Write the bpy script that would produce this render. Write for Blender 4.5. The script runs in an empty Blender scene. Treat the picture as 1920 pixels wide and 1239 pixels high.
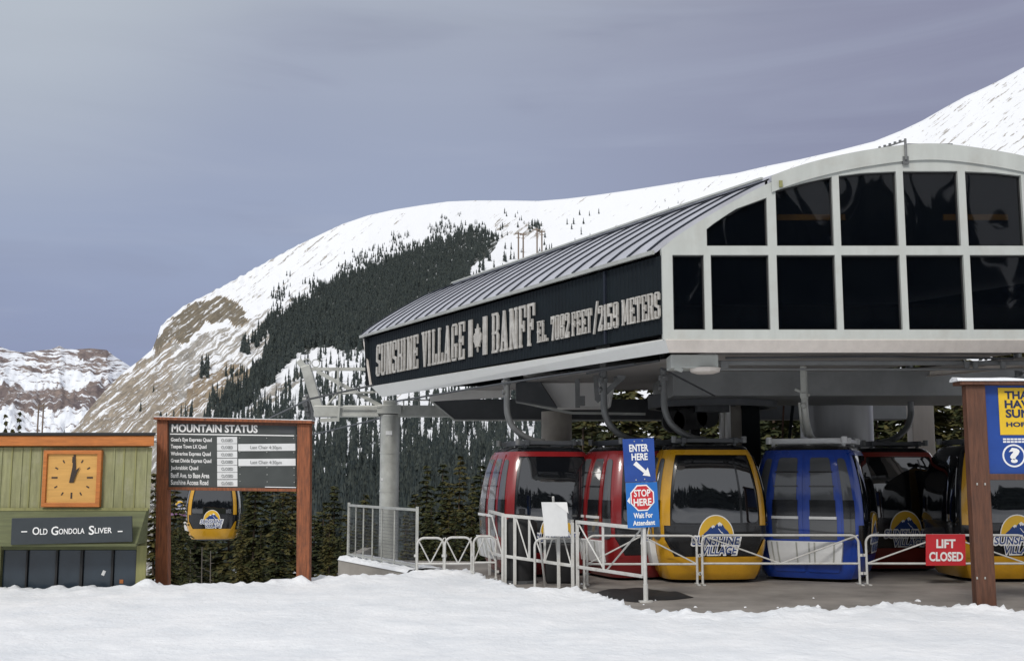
import bpy, bmesh, math, random
from mathutils import Vector, Matrix, Quaternion, noise
from mathutils.geometry import tessellate_polygon
R = math.radians
S = bpy.context.scene
COL = S.collection
# ------------------------------------------------------------------ camera
F, CX, CY, HOR, CAMH = 2100.0, 960.0, 619.5, 888.0, 1.85
TH = math.atan((HOR - CY) / F)
cd = bpy.data.cameras.new('camera'); cam = bpy.data.objects.new('camera', cd); COL.objects.link(cam)
cd.sensor_fit = 'HORIZONTAL'; cd.sensor_width = 36; cd.lens = F / 1920 * 36
cd.clip_start = .1; cd.clip_end = 30000
cam.location = (0, 0, CAMH); cam.rotation_euler = (math.pi / 2 + TH, 0, 0)
S.camera = cam

def ray(px, py):
    u, v = (px - CX) / F, (CY - py) / F
    return Vector((u, math.cos(TH) - v * math.sin(TH), math.sin(TH) + v * math.cos(TH)))
def at(px, py, Y):
    d = ray(px, py); return Vector((0, 0, CAMH)) + d * (Y / d.y)
def on(px, py, z=0.0):
    d = ray(px, py); return Vector((0, 0, CAMH)) + d * ((z - CAMH) / d.z)
def onplane(px, py, p0, n):
    d = ray(px, py); o = Vector((0, 0, CAMH)); return o + d * ((p0 - o).dot(n) / d.dot(n))
def interp(tab, x):
    if x <= tab[0][0]: return tab[0][1]
    for (a, b), (c, d) in zip(tab, tab[1:]):
        if x <= c: return b + (d - b) * (x - a) / (c - a)
    return tab[-1][1]
def sstep(a, b, x):
    t = min(1, max(0, (x - a) / (b - a))); return t * t * (3 - 2 * t)

# ------------------------------------------------------------------ materials
MATS = {}
def lin(r, g, b):
    f = lambda c: ((c / 255 + .055) / 1.055) ** 2.4 if c > 10 else c / 255 / 12.92
    return (f(r), f(g), f(b))
def mat(name, col, rough=.6, metal=0., var=.18, scale=3., stretch=(1, 1, 1), bump=.08, bscale=30., spec=.5, col2=None, coat=0., dirt=None, dirt_amt=.0, dscale=1.2):
    if name in MATS: return MATS[name]
    m = bpy.data.materials.new(name); m.use_nodes = True
    nt = m.node_tree; N = nt.nodes; L = nt.links
    p = N['Principled BSDF']
    tc = N.new('ShaderNodeTexCoord'); mp = N.new('ShaderNodeMapping'); mp.inputs['Scale'].default_value = stretch
    L.new(tc.outputs['Object'], mp.inputs['Vector'])
    n1 = N.new('ShaderNodeTexNoise'); n1.inputs['Scale'].default_value = scale; n1.inputs['Detail'].default_value = 7; n1.inputs['Roughness'].default_value = .62
    L.new(mp.outputs[0], n1.inputs['Vector'])
    cr = N.new('ShaderNodeValToRGB'); cr.color_ramp.elements[0].position = .3; cr.color_ramp.elements[1].position = .7
    c2 = col2 or tuple(min(1, c * (1 + var)) for c in col)
    c1 = col if col2 else tuple(c * (1 - var) for c in col)
    cr.color_ramp.elements[0].color = (*c1, 1); cr.color_ramp.elements[1].color = (*c2, 1)
    L.new(n1.outputs['Fac'], cr.inputs[0])
    out = cr.outputs[0]
    if dirt:
        n3 = N.new('ShaderNodeTexNoise'); n3.inputs['Scale'].default_value = dscale; n3.inputs['Detail'].default_value = 9; n3.inputs['Roughness'].default_value = .7
        L.new(tc.outputs['Object'], n3.inputs['Vector'])
        r3 = N.new('ShaderNodeMapRange'); r3.inputs[1].default_value = .5; r3.inputs[2].default_value = .75; r3.inputs[4].default_value = dirt_amt
        L.new(n3.outputs['Fac'], r3.inputs[0])
        mx = N.new('ShaderNodeMixRGB'); mx.inputs[2].default_value = (*dirt, 1)
        L.new(r3.outputs[0], mx.inputs[0]); L.new(out, mx.inputs[1]); out = mx.outputs[0]
    L.new(out, p.inputs['Base Color'])
    rr = N.new('ShaderNodeMapRange'); rr.inputs[3].default_value = max(.02, rough - .1 * (rough > .12)); rr.inputs[4].default_value = min(1, rough + .1)
    L.new(n1.outputs['Fac'], rr.inputs[0]); L.new(rr.outputs[0], p.inputs['Roughness'])
    p.inputs['Metallic'].default_value = metal
    p.inputs['Specular IOR Level'].default_value = spec
    p.inputs['Coat Weight'].default_value = coat
    p.inputs['Coat Roughness'].default_value = .08
    if bump:
        n2 = N.new('ShaderNodeTexNoise'); n2.inputs['Scale'].default_value = bscale; n2.inputs['Detail'].default_value = 4
        L.new(mp.outputs[0], n2.inputs['Vector'])
        b = N.new('ShaderNodeBump'); b.inputs['Strength'].default_value = bump; b.inputs['Distance'].default_value = .02
        L.new(n2.outputs['Fac'], b.inputs['Height']); L.new(b.outputs[0], p.inputs['Normal'])
    MATS[name] = m
    return m
def glass(name, col, rough=.03, alpha=1., wav=.0, wscale=1.2, ior=1.5, spec=.5):
    m = bpy.data.materials.new(name); m.use_nodes = True
    nt = m.node_tree; N = nt.nodes; L = nt.links; p = N['Principled BSDF']
    p.inputs['Base Color'].default_value = (*col, 1); p.inputs['Roughness'].default_value = rough
    p.inputs['IOR'].default_value = ior; p.inputs['Specular IOR Level'].default_value = spec
    p.inputs['Alpha'].default_value = alpha
    if wav:
        tc = N.new('ShaderNodeTexCoord'); n = N.new('ShaderNodeTexNoise'); n.inputs['Scale'].default_value = wscale; n.inputs['Detail'].default_value = 1
        L.new(tc.outputs['Object'], n.inputs['Vector'])
        b = N.new('ShaderNodeBump'); b.inputs['Strength'].default_value = wav; b.inputs['Distance'].default_value = .1
        L.new(n.outputs['Fac'], b.inputs['Height']); L.new(b.outputs[0], p.inputs['Normal'])
    MATS[name] = m
    return m

M_white = mat('white_paint', (.45, .47, .445), .45, var=.07, scale=1.5, stretch=(3, 3, .6), bump=.05, bscale=8, dirt=(.37, .35, .31), dirt_amt=.5, dscale=2.2)
M_skirt = mat('skirt_bounce_paint', (.70, .645, .59), .4, var=.08, scale=1.2, stretch=(6, 6, .5), bump=.02, dirt=(.50, .45, .40), dirt_amt=.5)  # white paint; light bounced off the ground put into the warm, raised colour
M_fascia = mat('side_fascia_paint', (.68, .69, .67), .4, var=.05, scale=1.2, stretch=(1, 1, 1), bump=.02, dirt=(.50, .48, .45), dirt_amt=.5)
M_navy = mat('navy_cladding', (.007, .011, .014), .6, var=.2, scale=2, bump=.03, spec=.15)
M_roof = mat('roof_sheet', (.44, .45, .50), .35, metal=0, var=.12, scale=1.1, stretch=(1, 1, 1), bump=.04, dirt=(.30, .30, .33), dirt_amt=.5)
M_rib = mat('roof_rib', (.016, .02, .030), .5, var=.2, spec=.2)
M_letter = mat('letter_face', (.45, .435, .405), .6, var=.22, scale=7, bump=.1, dirt=(.2, .17, .13), dirt_amt=.55, dscale=5)
M_dgrey = mat('dark_grey_steel', (.055, .06, .066), .5, var=.2, scale=1.2, bump=.04, dirt=(.10, .10, .10), dirt_amt=.5)
M_mgrey = mat('grey_steel', (.205, .212, .212), .5, var=.15, scale=1.5, bump=.04, dirt=(.11, .11, .11), dirt_amt=.5)
M_soffit = mat('soffit_panel', (.30, .28, .265), .6, var=.15, scale=.8)
M_black = mat('black_rubber', (.012, .012, .013), .6, var=.3, bump=.1)
M_conc = mat('concrete', (.33, .305, .27), .85, var=.16, scale=2.5, bump=.3, bscale=40, dirt=(.17, .15, .13), dirt_amt=.6)
M_coldark = mat('column_steel', (.38, .385, .39), .42, metal=.3, var=.12, scale=1, stretch=(5, 5, .4), bump=.03)
M_plat = mat('platform_asphalt', (.225, .205, .185), .8, var=.32, scale=1.1, bump=.25, bscale=55, dirt=(.34, .32, .29), dirt_amt=.55, dscale=.7)
M_galv = mat('galvanised_steel', (.44, .45, .42), .5, metal=.35, var=.18, scale=3, bump=.06, dirt=(.30, .29, .26), dirt_amt=.6, dscale=2)
M_bar = mat('barrier_paint', (.54, .54, .52), .45, var=.08, scale=6, bump=.04, dirt=(.34, .30, .25), dirt_amt=.7, dscale=5)
M_hang = mat('hanger_steel', (.15, .155, .155), .4, metal=.3, var=.25, scale=3, bump=.05)
M_cowl = mat('cowl_white', (.82, .81, .78), .5, var=.05, scale=1.5, dirt=(.6, .58, .54), dirt_amt=.4)
M_orange = mat('stained_timber', (.225, .072, .028), .7, scale=6, stretch=(6, 6, .5), var=.55, bump=.3, bscale=14, dirt=(.10, .038, .022), dirt_amt=.8, dscale=4)
M_orangeh = mat('stained_fascia', (.46, .15, .03), .55, scale=5, stretch=(.5, 4, 4), var=.25, bump=.2, bscale=14, dirt=(.25, .08, .02), dirt_amt=.5)
M_brown = mat('brown_timber', (.10, .040, .021), .6, scale=5, stretch=(5, 5, .6), var=.4, bump=.35, bscale=14, dirt=(.07, .035, .025), dirt_amt=.7, dscale=2.5)
M_green = mat('green_siding', (.245, .245, .125), .75, scale=3, stretch=(5, 5, .6), var=.25, bump=.2, bscale=16, dirt=(.33, .32, .22), dirt_amt=.75, dscale=3.5)
M_greent = mat('green_trim', (.24, .235, .095), .7, scale=3, stretch=(5, 5, .6), var=.2, bump=.15)
M_greend = mat('green_header', (.11, .122, .055), .75, scale=3, stretch=(.6, 5, 5), var=.25, bump=.15)
M_slate = mat('slate_board', (.028, .036, .042), .55, var=.15, scale=3, bump=.03)
M_door = mat('steel_door', (.028, .042, .058), .12, var=.3, scale=1.2, stretch=(1, 1, .6), bump=.03, dirt=(.05, .07, .085), dirt_amt=.7, dscale=.8)
M_clock = mat('clock_wood', (.58, .32, .085), .5, var=.14, scale=3, stretch=(.5, 4, 5), bump=.1, bscale=20)
M_ink = mat('dark_ink', (.035, .022, .016), .5, var=.1, bump=0)
M_lw = mat('lettering_white', (.80, .80, .79), .5, var=.04, bump=0)
M_lg = mat('lettering_grey', (.22, .23, .23), .5, var=.1, bump=0)
M_plate = mat('white_plate', (.68, .69, .69), .45, var=.06, scale=5, bump=.02)
M_blue = mat('sign_blue', (.012, .055, .27), .4, var=.1, scale=4, bump=.02, dirt=(.03, .09, .30), dirt_amt=.4)
M_blue2 = mat('sign_light_blue', (.012, .14, .47), .4, var=.08, scale=4, bump=.02)
M_red = mat('sign_red', (.52, .022, .03), .4, var=.1, scale=4, bump=.02)
M_yel = mat('poster_yellow', (.72, .47, .02), .5, var=.06, scale=4, bump=.02)
M_navyink = mat('navy_ink', (.010, .022, .075), .5, var=.1, bump=0)
M_interior = mat('interior_dark', (.018, .018, .020), .8, var=.2)
M_beam = mat('crane_beam', (.90, .48, .10), .5, var=.1)
M_rope = mat('steel_rope', (.09, .095, .10), .5, metal=.4, var=.1, bump=0)
M_bark = mat('bark', (.075, .052, .036), .9, var=.35, scale=6, stretch=(4, 4, .7), bump=.4)
M_pane = glass('facade_glass', (.002, .003, .005), .02, .62, .35, .6, spec=.5)
M_cglass = glass('cabin_glass', (.006, .007, .009), .03, 1., .12, 1.1, ior=2.1, spec=.5)
M_cgrey = glass('door_glass', (.085, .09, .095), .08, 1., .02, 2, ior=1.6)
M_cblack = mat('cabin_black', (.009, .010, .012), .22, var=.2, bump=0, coat=.3)
def cab_paint(name, c): return mat(name, c, .3, var=.1, scale=2, bump=.01, coat=.6, dirt=tuple(x * .6 for x in c), dirt_amt=.5, dscale=1.6)
M_cy = cab_paint('cabin_yellow', (.54, .28, .010)); M_cr = cab_paint('cabin_red', (.21, .010, .012))
M_cb = cab_paint('cabin_blue', (.008, .048, .32)); M_cdr = cab_paint('cabin_dark_red', (.20, .022, .014)); M_cp = cab_paint('cabin_violet', (.30, .14, .28))
M_logoY = mat('logo_yellow', (.70, .42, .03), .4, var=.06, bump=0); M_logoB = mat('logo_blue', (.012, .045, .19), .4, var=.06, bump=0)

# snow
def snow_mat(name, big=.35):
    m = bpy.data.materials.new(name); m.use_nodes = True
    nt = m.node_tree; N = nt.nodes; L = nt.links; p = N['Principled BSDF']
    tc = N.new('ShaderNodeTexCoord')
    n1 = N.new('ShaderNodeTexNoise'); n1.inputs['Scale'].default_value = .9; n1.inputs['Detail'].default_value = 8; n1.inputs['Roughness'].default_value = .7
    L.new(tc.outputs['Object'], n1.inputs['Vector'])
    cr = N.new('ShaderNodeValToRGB'); cr.color_ramp.elements[0].position = .3; cr.color_ramp.elements[1].position = .65
    cr.color_ramp.elements[0].color = (.70, .73, .765, 1); cr.color_ramp.elements[1].color = (.86, .87, .885, 1)
    L.new(n1.outputs['Fac'], cr.inputs[0]); L.new(cr.outputs[0], p.inputs['Base Color'])
    p.inputs['Roughness'].default_value = .75; p.inputs['Specular IOR Level'].default_value = .25
    prev = None
    for sc, st, di in ((5, big, .06), (16, .5, .03), (70, .45, .008)):
        n = N.new('ShaderNodeTexNoise'); n.inputs['Scale'].default_value = sc; n.inputs['Detail'].default_value = 5
        L.new(tc.outputs['Object'], n.inputs['Vector'])
        b = N.new('ShaderNodeBump'); b.inputs['Strength'].default_value = st; b.inputs['Distance'].default_value = di
        L.new(n.outputs['Fac'], b.inputs['Height'])
        if prev: L.new(prev.outputs[0], b.inputs['Normal'])
        prev = b
    L.new(prev.outputs[0], p.inputs['Normal'])
    return m
M_snow = snow_mat('snow')

# ------------------------------------------------------------------ mesh builder
ORG = {}
class MB:
    def __init__(s): s.v = []; s.f = []; s.m = []
    def add(s, vs, fs, mi=0):
        k = len(s.v); s.v.extend([tuple(v) for v in vs]); s.f.extend([tuple(i + k for i in f) for f in fs]); s.m.extend([mi] * len(fs)); return s
    def box(s, c, size, M=None, mi=0):
        x, y, z = (d / 2 for d in size); c = Vector(c)
        vs = [Vector((a * x, b * y, e * z)) for a in (-1, 1) for b in (-1, 1) for e in (-1, 1)]
        if M: vs = [M @ v for v in vs]
        return s.add([c + v for v in vs], [(0, 1, 3, 2), (4, 6, 7, 5), (0, 4, 5, 1), (2, 3, 7, 6), (0, 2, 6, 4), (1, 5, 7, 3)], mi)
    def span(s, a, b, mi=0):
        a, b = Vector(a), Vector(b); return s.box((a + b) / 2, [abs(t) for t in (b - a)], None, mi)
    def hexa(s, q0, q1, mi=0):          # two matching quads
        return s.add(list(q0) + list(q1), [(0, 1, 2, 3), (7, 6, 5, 4), (0, 4, 5, 1), (1, 5, 6, 2), (2, 6, 7, 3), (3, 7, 4, 0)], mi)
    def bar(s, p, q, w, h=None, up=(0, 0, 1), mi=0):
        p, q = Vector(p), Vector(q); h = h or w; d = (q - p).normalized(); up = Vector(up)
        if abs(d.dot(up)) > .98: up = Vector((0, 1, 0))
        a = d.cross(up).normalized() * (w / 2); b = a.normalized().cross(d).normalized() * (h / 2)
        return s.hexa([p - a - b, p + a - b, p + a + b, p - a + b], [q - a - b, q + a - b, q + a + b, q - a + b], mi)
    def tube(s, pts, r, n=8, mi=0, caps=True):
        pts = [Vector(p) for p in pts]; rs = r if isinstance(r, (list, tuple)) else [r] * len(pts)
        vs = []; fs = []; ref = None
        for i, p in enumerate(pts):
            d = (pts[min(i + 1, len(pts) - 1)] - pts[max(i - 1, 0)]).normalized()
            if ref is None: ref = Vector((0, 0, 1)) if abs(d.z) < .9 else Vector((1, 0, 0))
            a = (ref - d * ref.dot(d)).normalized(); ref = a; b = d.cross(a)
            for k in range(n):
                t = 2 * math.pi * k / n; vs.append(p + (a * math.cos(t) + b * math.sin(t)) * rs[i])
        for i in range(len(pts) - 1):
            for k in range(n): fs.append((i * n + k, i * n + (k + 1) % n, (i + 1) * n + (k + 1) % n, (i + 1) * n + k))
        if caps: fs.append(tuple(range(n - 1, -1, -1))); fs.append(tuple(range(len(vs) - n, len(vs))))
        return s.add(vs, fs, mi)
    def poly(s, pts, n, depth, mi=0):    # planar polygon pts (3d) extruded backwards along -n
        pts = [Vector(p) for p in pts]; n = Vector(n); k = len(pts)
        bk = [p - n * depth for p in pts]
        fs = [tuple(range(k)), tuple(range(2 * k - 1, k - 1, -1))] + [(i, k + i, k + (i + 1) % k, (i + 1) % k) for i in range(k)]
        return s.add(pts + bk, fs, mi)
    def holed(s, outer, holes, to3d, n, depth, mi=0):
        loops = [[Vector((a, b, 0)) for a, b in l] for l in [outer] + holes]
        tri = tessellate_polygon(loops); flat = [to3d(v.x, v.y) for l in loops for v in l]
        n = Vector(n); k = len(flat); fs = [tuple(t) for t in tri] + [tuple(k + i for i in reversed(t)) for t in tri]
        o = 0
        for l in loops:
            c = len(l)
            for i in range(c): fs.append((o + i, k + o + i, k + o + (i + 1) % c, o + (i + 1) % c))
            o += c
        return s.add(flat + [p - n * depth for p in flat], fs, mi)
    def text(s, body, o, ux, uz, w, h, depth=.004, bold=0., mi=0, slant=0., fn=None):
        """text fitted in a w x h box; o = lower left corner, on the face spanned by ux, uz"""
        vs, fs = text_mesh(body, bold); xs = [v[0] for v in vs]; ys = [v[1] for v in vs]; x0, x1, y0, y1 = min(xs), max(xs), min(ys), max(ys)
        if w is None: w = h * (x1 - x0) / (y1 - y0)
        o = Vector(o); ux = Vector(ux); uz = Vector(uz); n = ux.cross(uz)
        out = []
        for v in vs:
            a = (v[0] - x0) / (x1 - x0) * w; b = (v[1] - y0) / (y1 - y0) * h; a += slant * b
            q = fn(a, b, (v[2] + .5) * depth) if fn else o + ux * a + uz * b + n * ((v[2] + .5) * depth)
            out.append(q)
        return s.add(out, fs, mi)
    def build(s, name, mats, parent=None, smooth=False, bevel=0., angle=40):
        off = ORG.get(parent.as_pointer(), Vector()) if parent else Vector()
        me = bpy.data.meshes.new(name)
        me.from_pydata([tuple(Vector(v) - off) for v in s.v], [], s.f)
        for m in (mats if isinstance(mats, (list, tuple)) else [mats]): me.materials.append(m)
        me.polygons.foreach_set('material_index', s.m)
        bm = bmesh.new(); bm.from_mesh(me); bmesh.ops.recalc_face_normals(bm, faces=bm.faces)
        bm.to_mesh(me); bm.free()
        if smooth:
            me.polygons.foreach_set('use_smooth', [True] * len(me.polygons))
            me.set_sharp_from_angle(angle=R(angle))
        me.update()
        o = bpy.data.objects.new(name, me); COL.objects.link(o)
        if parent: o.parent = parent; ORG[o.as_pointer()] = off
        if bevel:
            b = o.modifiers.new('bevel', 'BEVEL'); b.width = bevel; b.segments = 2; b.limit_method = 'ANGLE'; b.angle_limit = R(50)
        return o
_TX = {}
def text_mesh(body, bold):
    if (body, bold) in _TX: return _TX[(body, bold)]
    c = bpy.data.curves.new('t', 'FONT'); c.body = body; c.size = 1; c.offset = bold; c.extrude = .5; c.resolution_u = 3
    o = bpy.data.objects.new('t', c); COL.objects.link(o)
    me = bpy.data.meshes.new_from_object(o.evaluated_get(bpy.context.evaluated_depsgraph_get()))
    r = ([tuple(v.co) for v in me.vertices], [tuple(p.vertices) for p in me.polygons])
    bpy.data.objects.remove(o); bpy.data.curves.remove(c); bpy.data.meshes.remove(me)
    _TX[(body, bold)] = r
    return r
def tag(o, label=None, cat=None, group=None, kind=None):
    if label: o['label'] = label
    if cat: o['category'] = cat
    if group: o['group'] = group
    if kind: o['kind'] = kind
    return o
def thing(name, label, cat, loc=(0, 0, 0), group=None, rz=0):
    o = bpy.data.objects.new(name, None); COL.objects.link(o); o.location = loc; o.rotation_euler.z = rz
    o.empty_display_size = .2; ORG[o.as_pointer()] = Vector(loc) if not rz else Vector()
    return tag(o, label, cat, group)
def local(name, label, cat, loc, rz=0, group=None):     # thing whose parts are modelled in local coordinates
    o = thing(name, label, cat, loc, group, rz); ORG[o.as_pointer()] = Vector(); return o
def arc(c, r, a0, a1, n, ax, ay):
    return [Vector(c) + Vector(ax) * (r * math.cos(a0 + (a1 - a0) * i / n)) + Vector(ay) * (r * math.sin(a0 + (a1 - a0) * i / n)) for i in range(n + 1)]
X, Y_, Z = Vector((1, 0, 0)), Vector((0, 1, 0)), Vector((0, 0, 1)); FN = Vector((0, -1, 0))
# ------------------------------------------------------------------ light
SUN_AZ, SUN_EL = R(-22), R(42)          # behind the camera, slightly to the left
sd = Vector((math.sin(SUN_AZ) * math.cos(SUN_EL), -math.cos(SUN_AZ) * math.cos(SUN_EL), math.sin(SUN_EL)))
sl = bpy.data.lights.new('sun', 'SUN'); sl.energy = 2.05; sl.angle = R(14); sl.color = (1, .955, .90)
so = bpy.data.objects.new('sun', sl); COL.objects.link(so); so.rotation_euler = sd.to_track_quat('Z', 'Y').to_euler(); so.location = (20, -30, 40)
w = bpy.data.worlds.new('World'); S.world = w; w.use_nodes = True
nt = w.node_tree; N = nt.nodes; L = nt.links; bg = N['Background']
sky = N.new('ShaderNodeTexSky'); sky.sky_type = 'NISHITA'; sky.sun_disc = False; sky.sun_elevation = SUN_EL; sky.sun_rotation = math.atan2(sd.x, sd.y)
sky.altitude = 2100
tc = N.new('ShaderNodeTexCoord'); sep = N.new('ShaderNodeSeparateXYZ'); L.new(tc.outputs['Generated'], sep.inputs[0])
def ramp(src, stops, lo, hi):
    mr = N.new('ShaderNodeMapRange'); mr.inputs[1].default_value = lo; mr.inputs[2].default_value = hi; L.new(src, mr.inputs[0])
    cr = N.new('ShaderNodeValToRGB'); el = cr.color_ramp.elements
    el[0].position = stops[0][0]; el[0].color = (*stops[0][1], 1); el[1].position = stops[-1][0]; el[1].color = (*stops[-1][1], 1)
    for p, c in stops[1:-1]:
        e = el.new(p); e.color = (*c, 1)
    L.new(mr.outputs[0], cr.inputs[0]); return cr.outputs[0]
def mixc(f, a, b, mode='MIX'):
    m = N.new('ShaderNodeMixRGB'); m.blend_type = mode
    for i, s in ((0, f), (1, a), (2, b)):
        if isinstance(s, (int, float)): m.inputs[i].default_value = s
        elif isinstance(s, tuple): m.inputs[i].default_value = (*s, 1)
        else: L.new(s, m.inputs[i])
    return m.outputs[0]
def nz(scale, st, det=6, dist=0., rough=.5):
    mp = N.new('ShaderNodeMapping'); mp.inputs['Scale'].default_value = st; L.new(tc.outputs['Generated'], mp.inputs['Vector'])
    n = N.new('ShaderNodeTexNoise'); n.inputs['Scale'].default_value = scale; n.inputs['Detail'].default_value = det; n.inputs['Distortion'].default_value = dist; n.inputs['Roughness'].default_value = rough
    L.new(mp.outputs[0], n.inputs['Vector']); return n.outputs['Fac']
def mrange(src, a, b, c=0., d=1.):
    mr = N.new('ShaderNodeMapRange'); mr.interpolation_type = 'SMOOTHSTEP'
    for i, v in zip((1, 2, 3, 4), (a, b, c, d)): mr.inputs[i].default_value = v
    L.new(src, mr.inputs[0]); return mr.outputs[0]
# the cloud deck: blue low in the valley, grey overhead, violet towards the east (+X)
cl = ramp(sep.outputs['Z'], [(0, lin(122, 131, 174)), (.22, lin(137, 146, 183)), (.42, lin(154, 166, 196)), (.62, lin(158, 168, 194)), (.8, lin(166, 174, 194)), (1, lin(182, 190, 200))], 0, .45)
cl = mixc(mrange(sep.outputs['X'], -.12, .40, 0, .85), cl, lin(136, 136, 164))
wisp = nz(2.2, (1.2, 1.2, 7), 6, .6)
cl = mixc(mrange(wisp, .45, .70, 0, .40), cl, lin(134, 138, 164))
wisp2 = nz(1.6, (1, 1, 9), 7, .9, .55)
cl = mixc(mrange(wisp2, .50, .78, 0, .38), cl, lin(172, 180, 202))
bright = N.new('ShaderNodeVectorMath'); bright.operation = 'DISTANCE'; bright.inputs[1].default_value = (-.42, .80, .44); L.new(tc.outputs['Generated'], bright.inputs[0])
cl = mixc(mrange(bright.outputs['Value'], .08, .30, .72, 0), cl, lin(196, 205, 213))
# behind and above the camera the overcast is thinner and brighter
cl = mixc(mrange(sep.outputs['Y'], .55, -.3, 0, .85), cl, (.84, .86, .88))
cl = mixc(mrange(sep.outputs['Z'], .5, .9, 0, .7), cl, (.82, .84, .88))
hs = N.new('ShaderNodeHueSaturation'); hs.inputs['Saturation'].default_value = .88; hs.inputs['Value'].default_value = .96; L.new(cl, hs.inputs['Color']); cl = hs.outputs[0]
ten = mixc(1., cl, (10., 10., 10.), 'MULTIPLY')
L.new(mixc(.90, sky.outputs[0], ten), bg.inputs['Color']); bg.inputs['Strength'].default_value = .1
S.view_settings.view_transform = 'Standard'; S.view_settings.look = 'None'; S.view_settings.exposure = 0.0; S.view_settings.gamma = 1

# ------------------------------------------------------------------ lift terminal
Y0 = 16.6; D = Vector((-.554, 1, 0)).normalized()
term = thing('lift_terminal', 'barrel roofed gondola station with dark glazed front, black lettered side and white frame', 'lift station', (at(1750, 660, Y0).x, Y0, 0))
XC = at(1750, 450, Y0).x
def fz(py, px=1500): return at(px, py, Y0).z
def fx(px, py): return at(px, py, Y0).x
archpx = [(1241, 478), (1240, 466), (1262, 448), (1290, 429), (1340, 398), (1395, 367), (1445, 342), (1500, 322), (1560, 306), (1620, 294), (1690, 284), (1750, 281)]
lk = [(fx(a, b), fz(b, a)) for a, b in archpx]
lk[-1] = (XC, lk[-1][1])
left = lk[:3]
for i in range(2, len(lk) - 1):          # smooth arch through the measured points
    p0, p1, p2 = lk[i - 1] if i > 2 else lk[2], lk[i], lk[i + 1]; p3 = lk[i + 2] if i + 2 < len(lk) else (2 * XC - lk[i][0], lk[i][1])
    for q_ in range(1, 6):
        t = q_ / 5; left.append(tuple(.5 * (2 * p1[c] + (p2[c] - p0[c]) * t + (2 * p0[c] - 5 * p1[c] + 4 * p2[c] - p3[c]) * t * t + (3 * p1[c] - p0[c] - 3 * p2[c] + p3[c]) * t ** 3) for c in (0, 1)))
zb = fz(637)                           # bottom of the front rail
xl = fx(1250, 637)
def mirror(pts): return pts + [(2 * XC - x, z) for x, z in reversed(pts) if abs(2 * XC - x - x) > 1e-3]
outer = [(left[0][0], zb)] + mirror(left)
outer.append((2 * XC - left[0][0], zb))
def archz(x):                          # outer arch height at x
    x = min(x, 2 * XC - x); return interp([(a, b) for a, b in left[2:]], x)
wins = []                              # (outline in x,z)
def rect(px0, px1, py0, py1):
    ym = (py0 + py1) / 2; return fx(px0, ym), fx(px1, ym), fz(py1), fz(py0)
for a, b in ((1262, 1321), (1334, 1443), (1458, 1568), (1580, 1690), (1702, 1810), (1822, 1932)):
    x0, x1, z0, z1 = rect(a, b, 478, 618); wins.append([(x0, z0), (x1, z0), (x1, z1), (x0, z1)])
for a, b in ((1932 + 12, 2044), (2056, 2166), (2180, 2240)):
    x0, x1, z0, z1 = rect(a, b, 478, 618); x1 = min(x1, 2 * XC - wins[0][0][0]); wins.append([(x0, z0), (x1, z0), (x1, z1), (x0, z1)])
upx = [(1324, 1438), (1455, 1562), (1575, 1683), (1696, 1799), (1813, 1918)]
up = []
for a, b in upx:
    x0, x1, z0, z1 = rect(a, b, 330, 461); up.append((x0, x1))
for a, b in ((1933, 2046), (2060, 2170)):
    x0, x1, z0, z1 = rect(a, b, 330, 461); up.append((x0, x1))
z0 = fz(461); ZT = fz(321)
for x0, x1 in up:
    top = []
    for i in range(9):
        x = x1 + (x0 - x1) * i / 8
        xx = min(x, 2 * XC - x)
        zt = interp([(fx(1322, 440), fz(432)), (fx(1340, 440), fz(418)), (fx(1380, 440), fz(392)), (fx(1440, 400), fz(370)), (fx(1455, 340), fz(356)), (fx(1510, 340), fz(342)), (fx(1562, 340), fz(331)), (fx(1620, 330), fz(324)), (fx(1690, 330), ZT), (XC, ZT)], xx)
        top.append((x, zt))
    wins.append([(x0, z0), (x1, z0)] + top)
mb = MB()
to3 = lambda x, z: Vector((x, Y0, z))
mb.holed(outer, wins, to3, FN, .16)
# raised arch cap between the two joints
cap = [(x, z + .035) for x, z in mirror(left) if fx(1446, 342) <= x <= 2 * XC - fx(1446, 342)]
cap = [(fx(1446, 342), archz(fx(1446, 342)) + .035)] + cap[1:-1] + [(2 * XC - fx(1446, 342), archz(fx(1446, 342)) + .035)]
capin = [(x, z - .21) for x, z in reversed(cap)]
mb.build('front_frame', M_white, term, bevel=.008)
def strip(y0, y1, d0, d1):               # curved band following the arch, one closed ring of quads
    k = len(cap); vs = []
    for x, z in cap: vs += [(x, y0, z + d0), (x, y0, z + d1), (x, y1, z + d1), (x, y1, z + d0)]
    fs = [(i * 4 + e, i * 4 + 4 + e, i * 4 + 4 + (e + 1) % 4, i * 4 + (e + 1) % 4) for i in range(k - 1) for e in range(4)]
    return vs, fs + [(0, 1, 2, 3), (k * 4 - 1, k * 4 - 2, k * 4 - 3, k * 4 - 4)]
mb = MB(); mb.add(*strip(Y0 - .035, Y0 - .003, -.20, .055)); at_ = mb.build('arch_trim', M_white, term)
mb = MB(); mb.add(*strip(Y0 - .001, Y0 + .40, -.02, .053)); mb.build('arch_cap', M_roof, at_)
for i, wn in enumerate(wins):
    mb = MB(); cx = sum(p[0] for p in wn) / len(wn); cz = sum(p[1] for p in wn) / len(wn)
    q = [(x + (.02 if x > cx else -.02), Y0 + .075, z + (.02 if z > cz else -.02)) for x, z in wn]
    mb.poly(q, FN, .012); g = mb.build('window', M_pane, term)
    gk = MB(); gk.holed([(x + (.012 if x > cx else -.012), z + (.012 if z > cz else -.012)) for x, z in wn], [[(x + (-.022 if x > cx else .022), z + (-.022 if z > cz else .022)) for x, z in wn]], lambda x, z: Vector((x, Y0 + .06, z)), FN, .012)
    gk.build('window_gasket', M_black, g)
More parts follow.
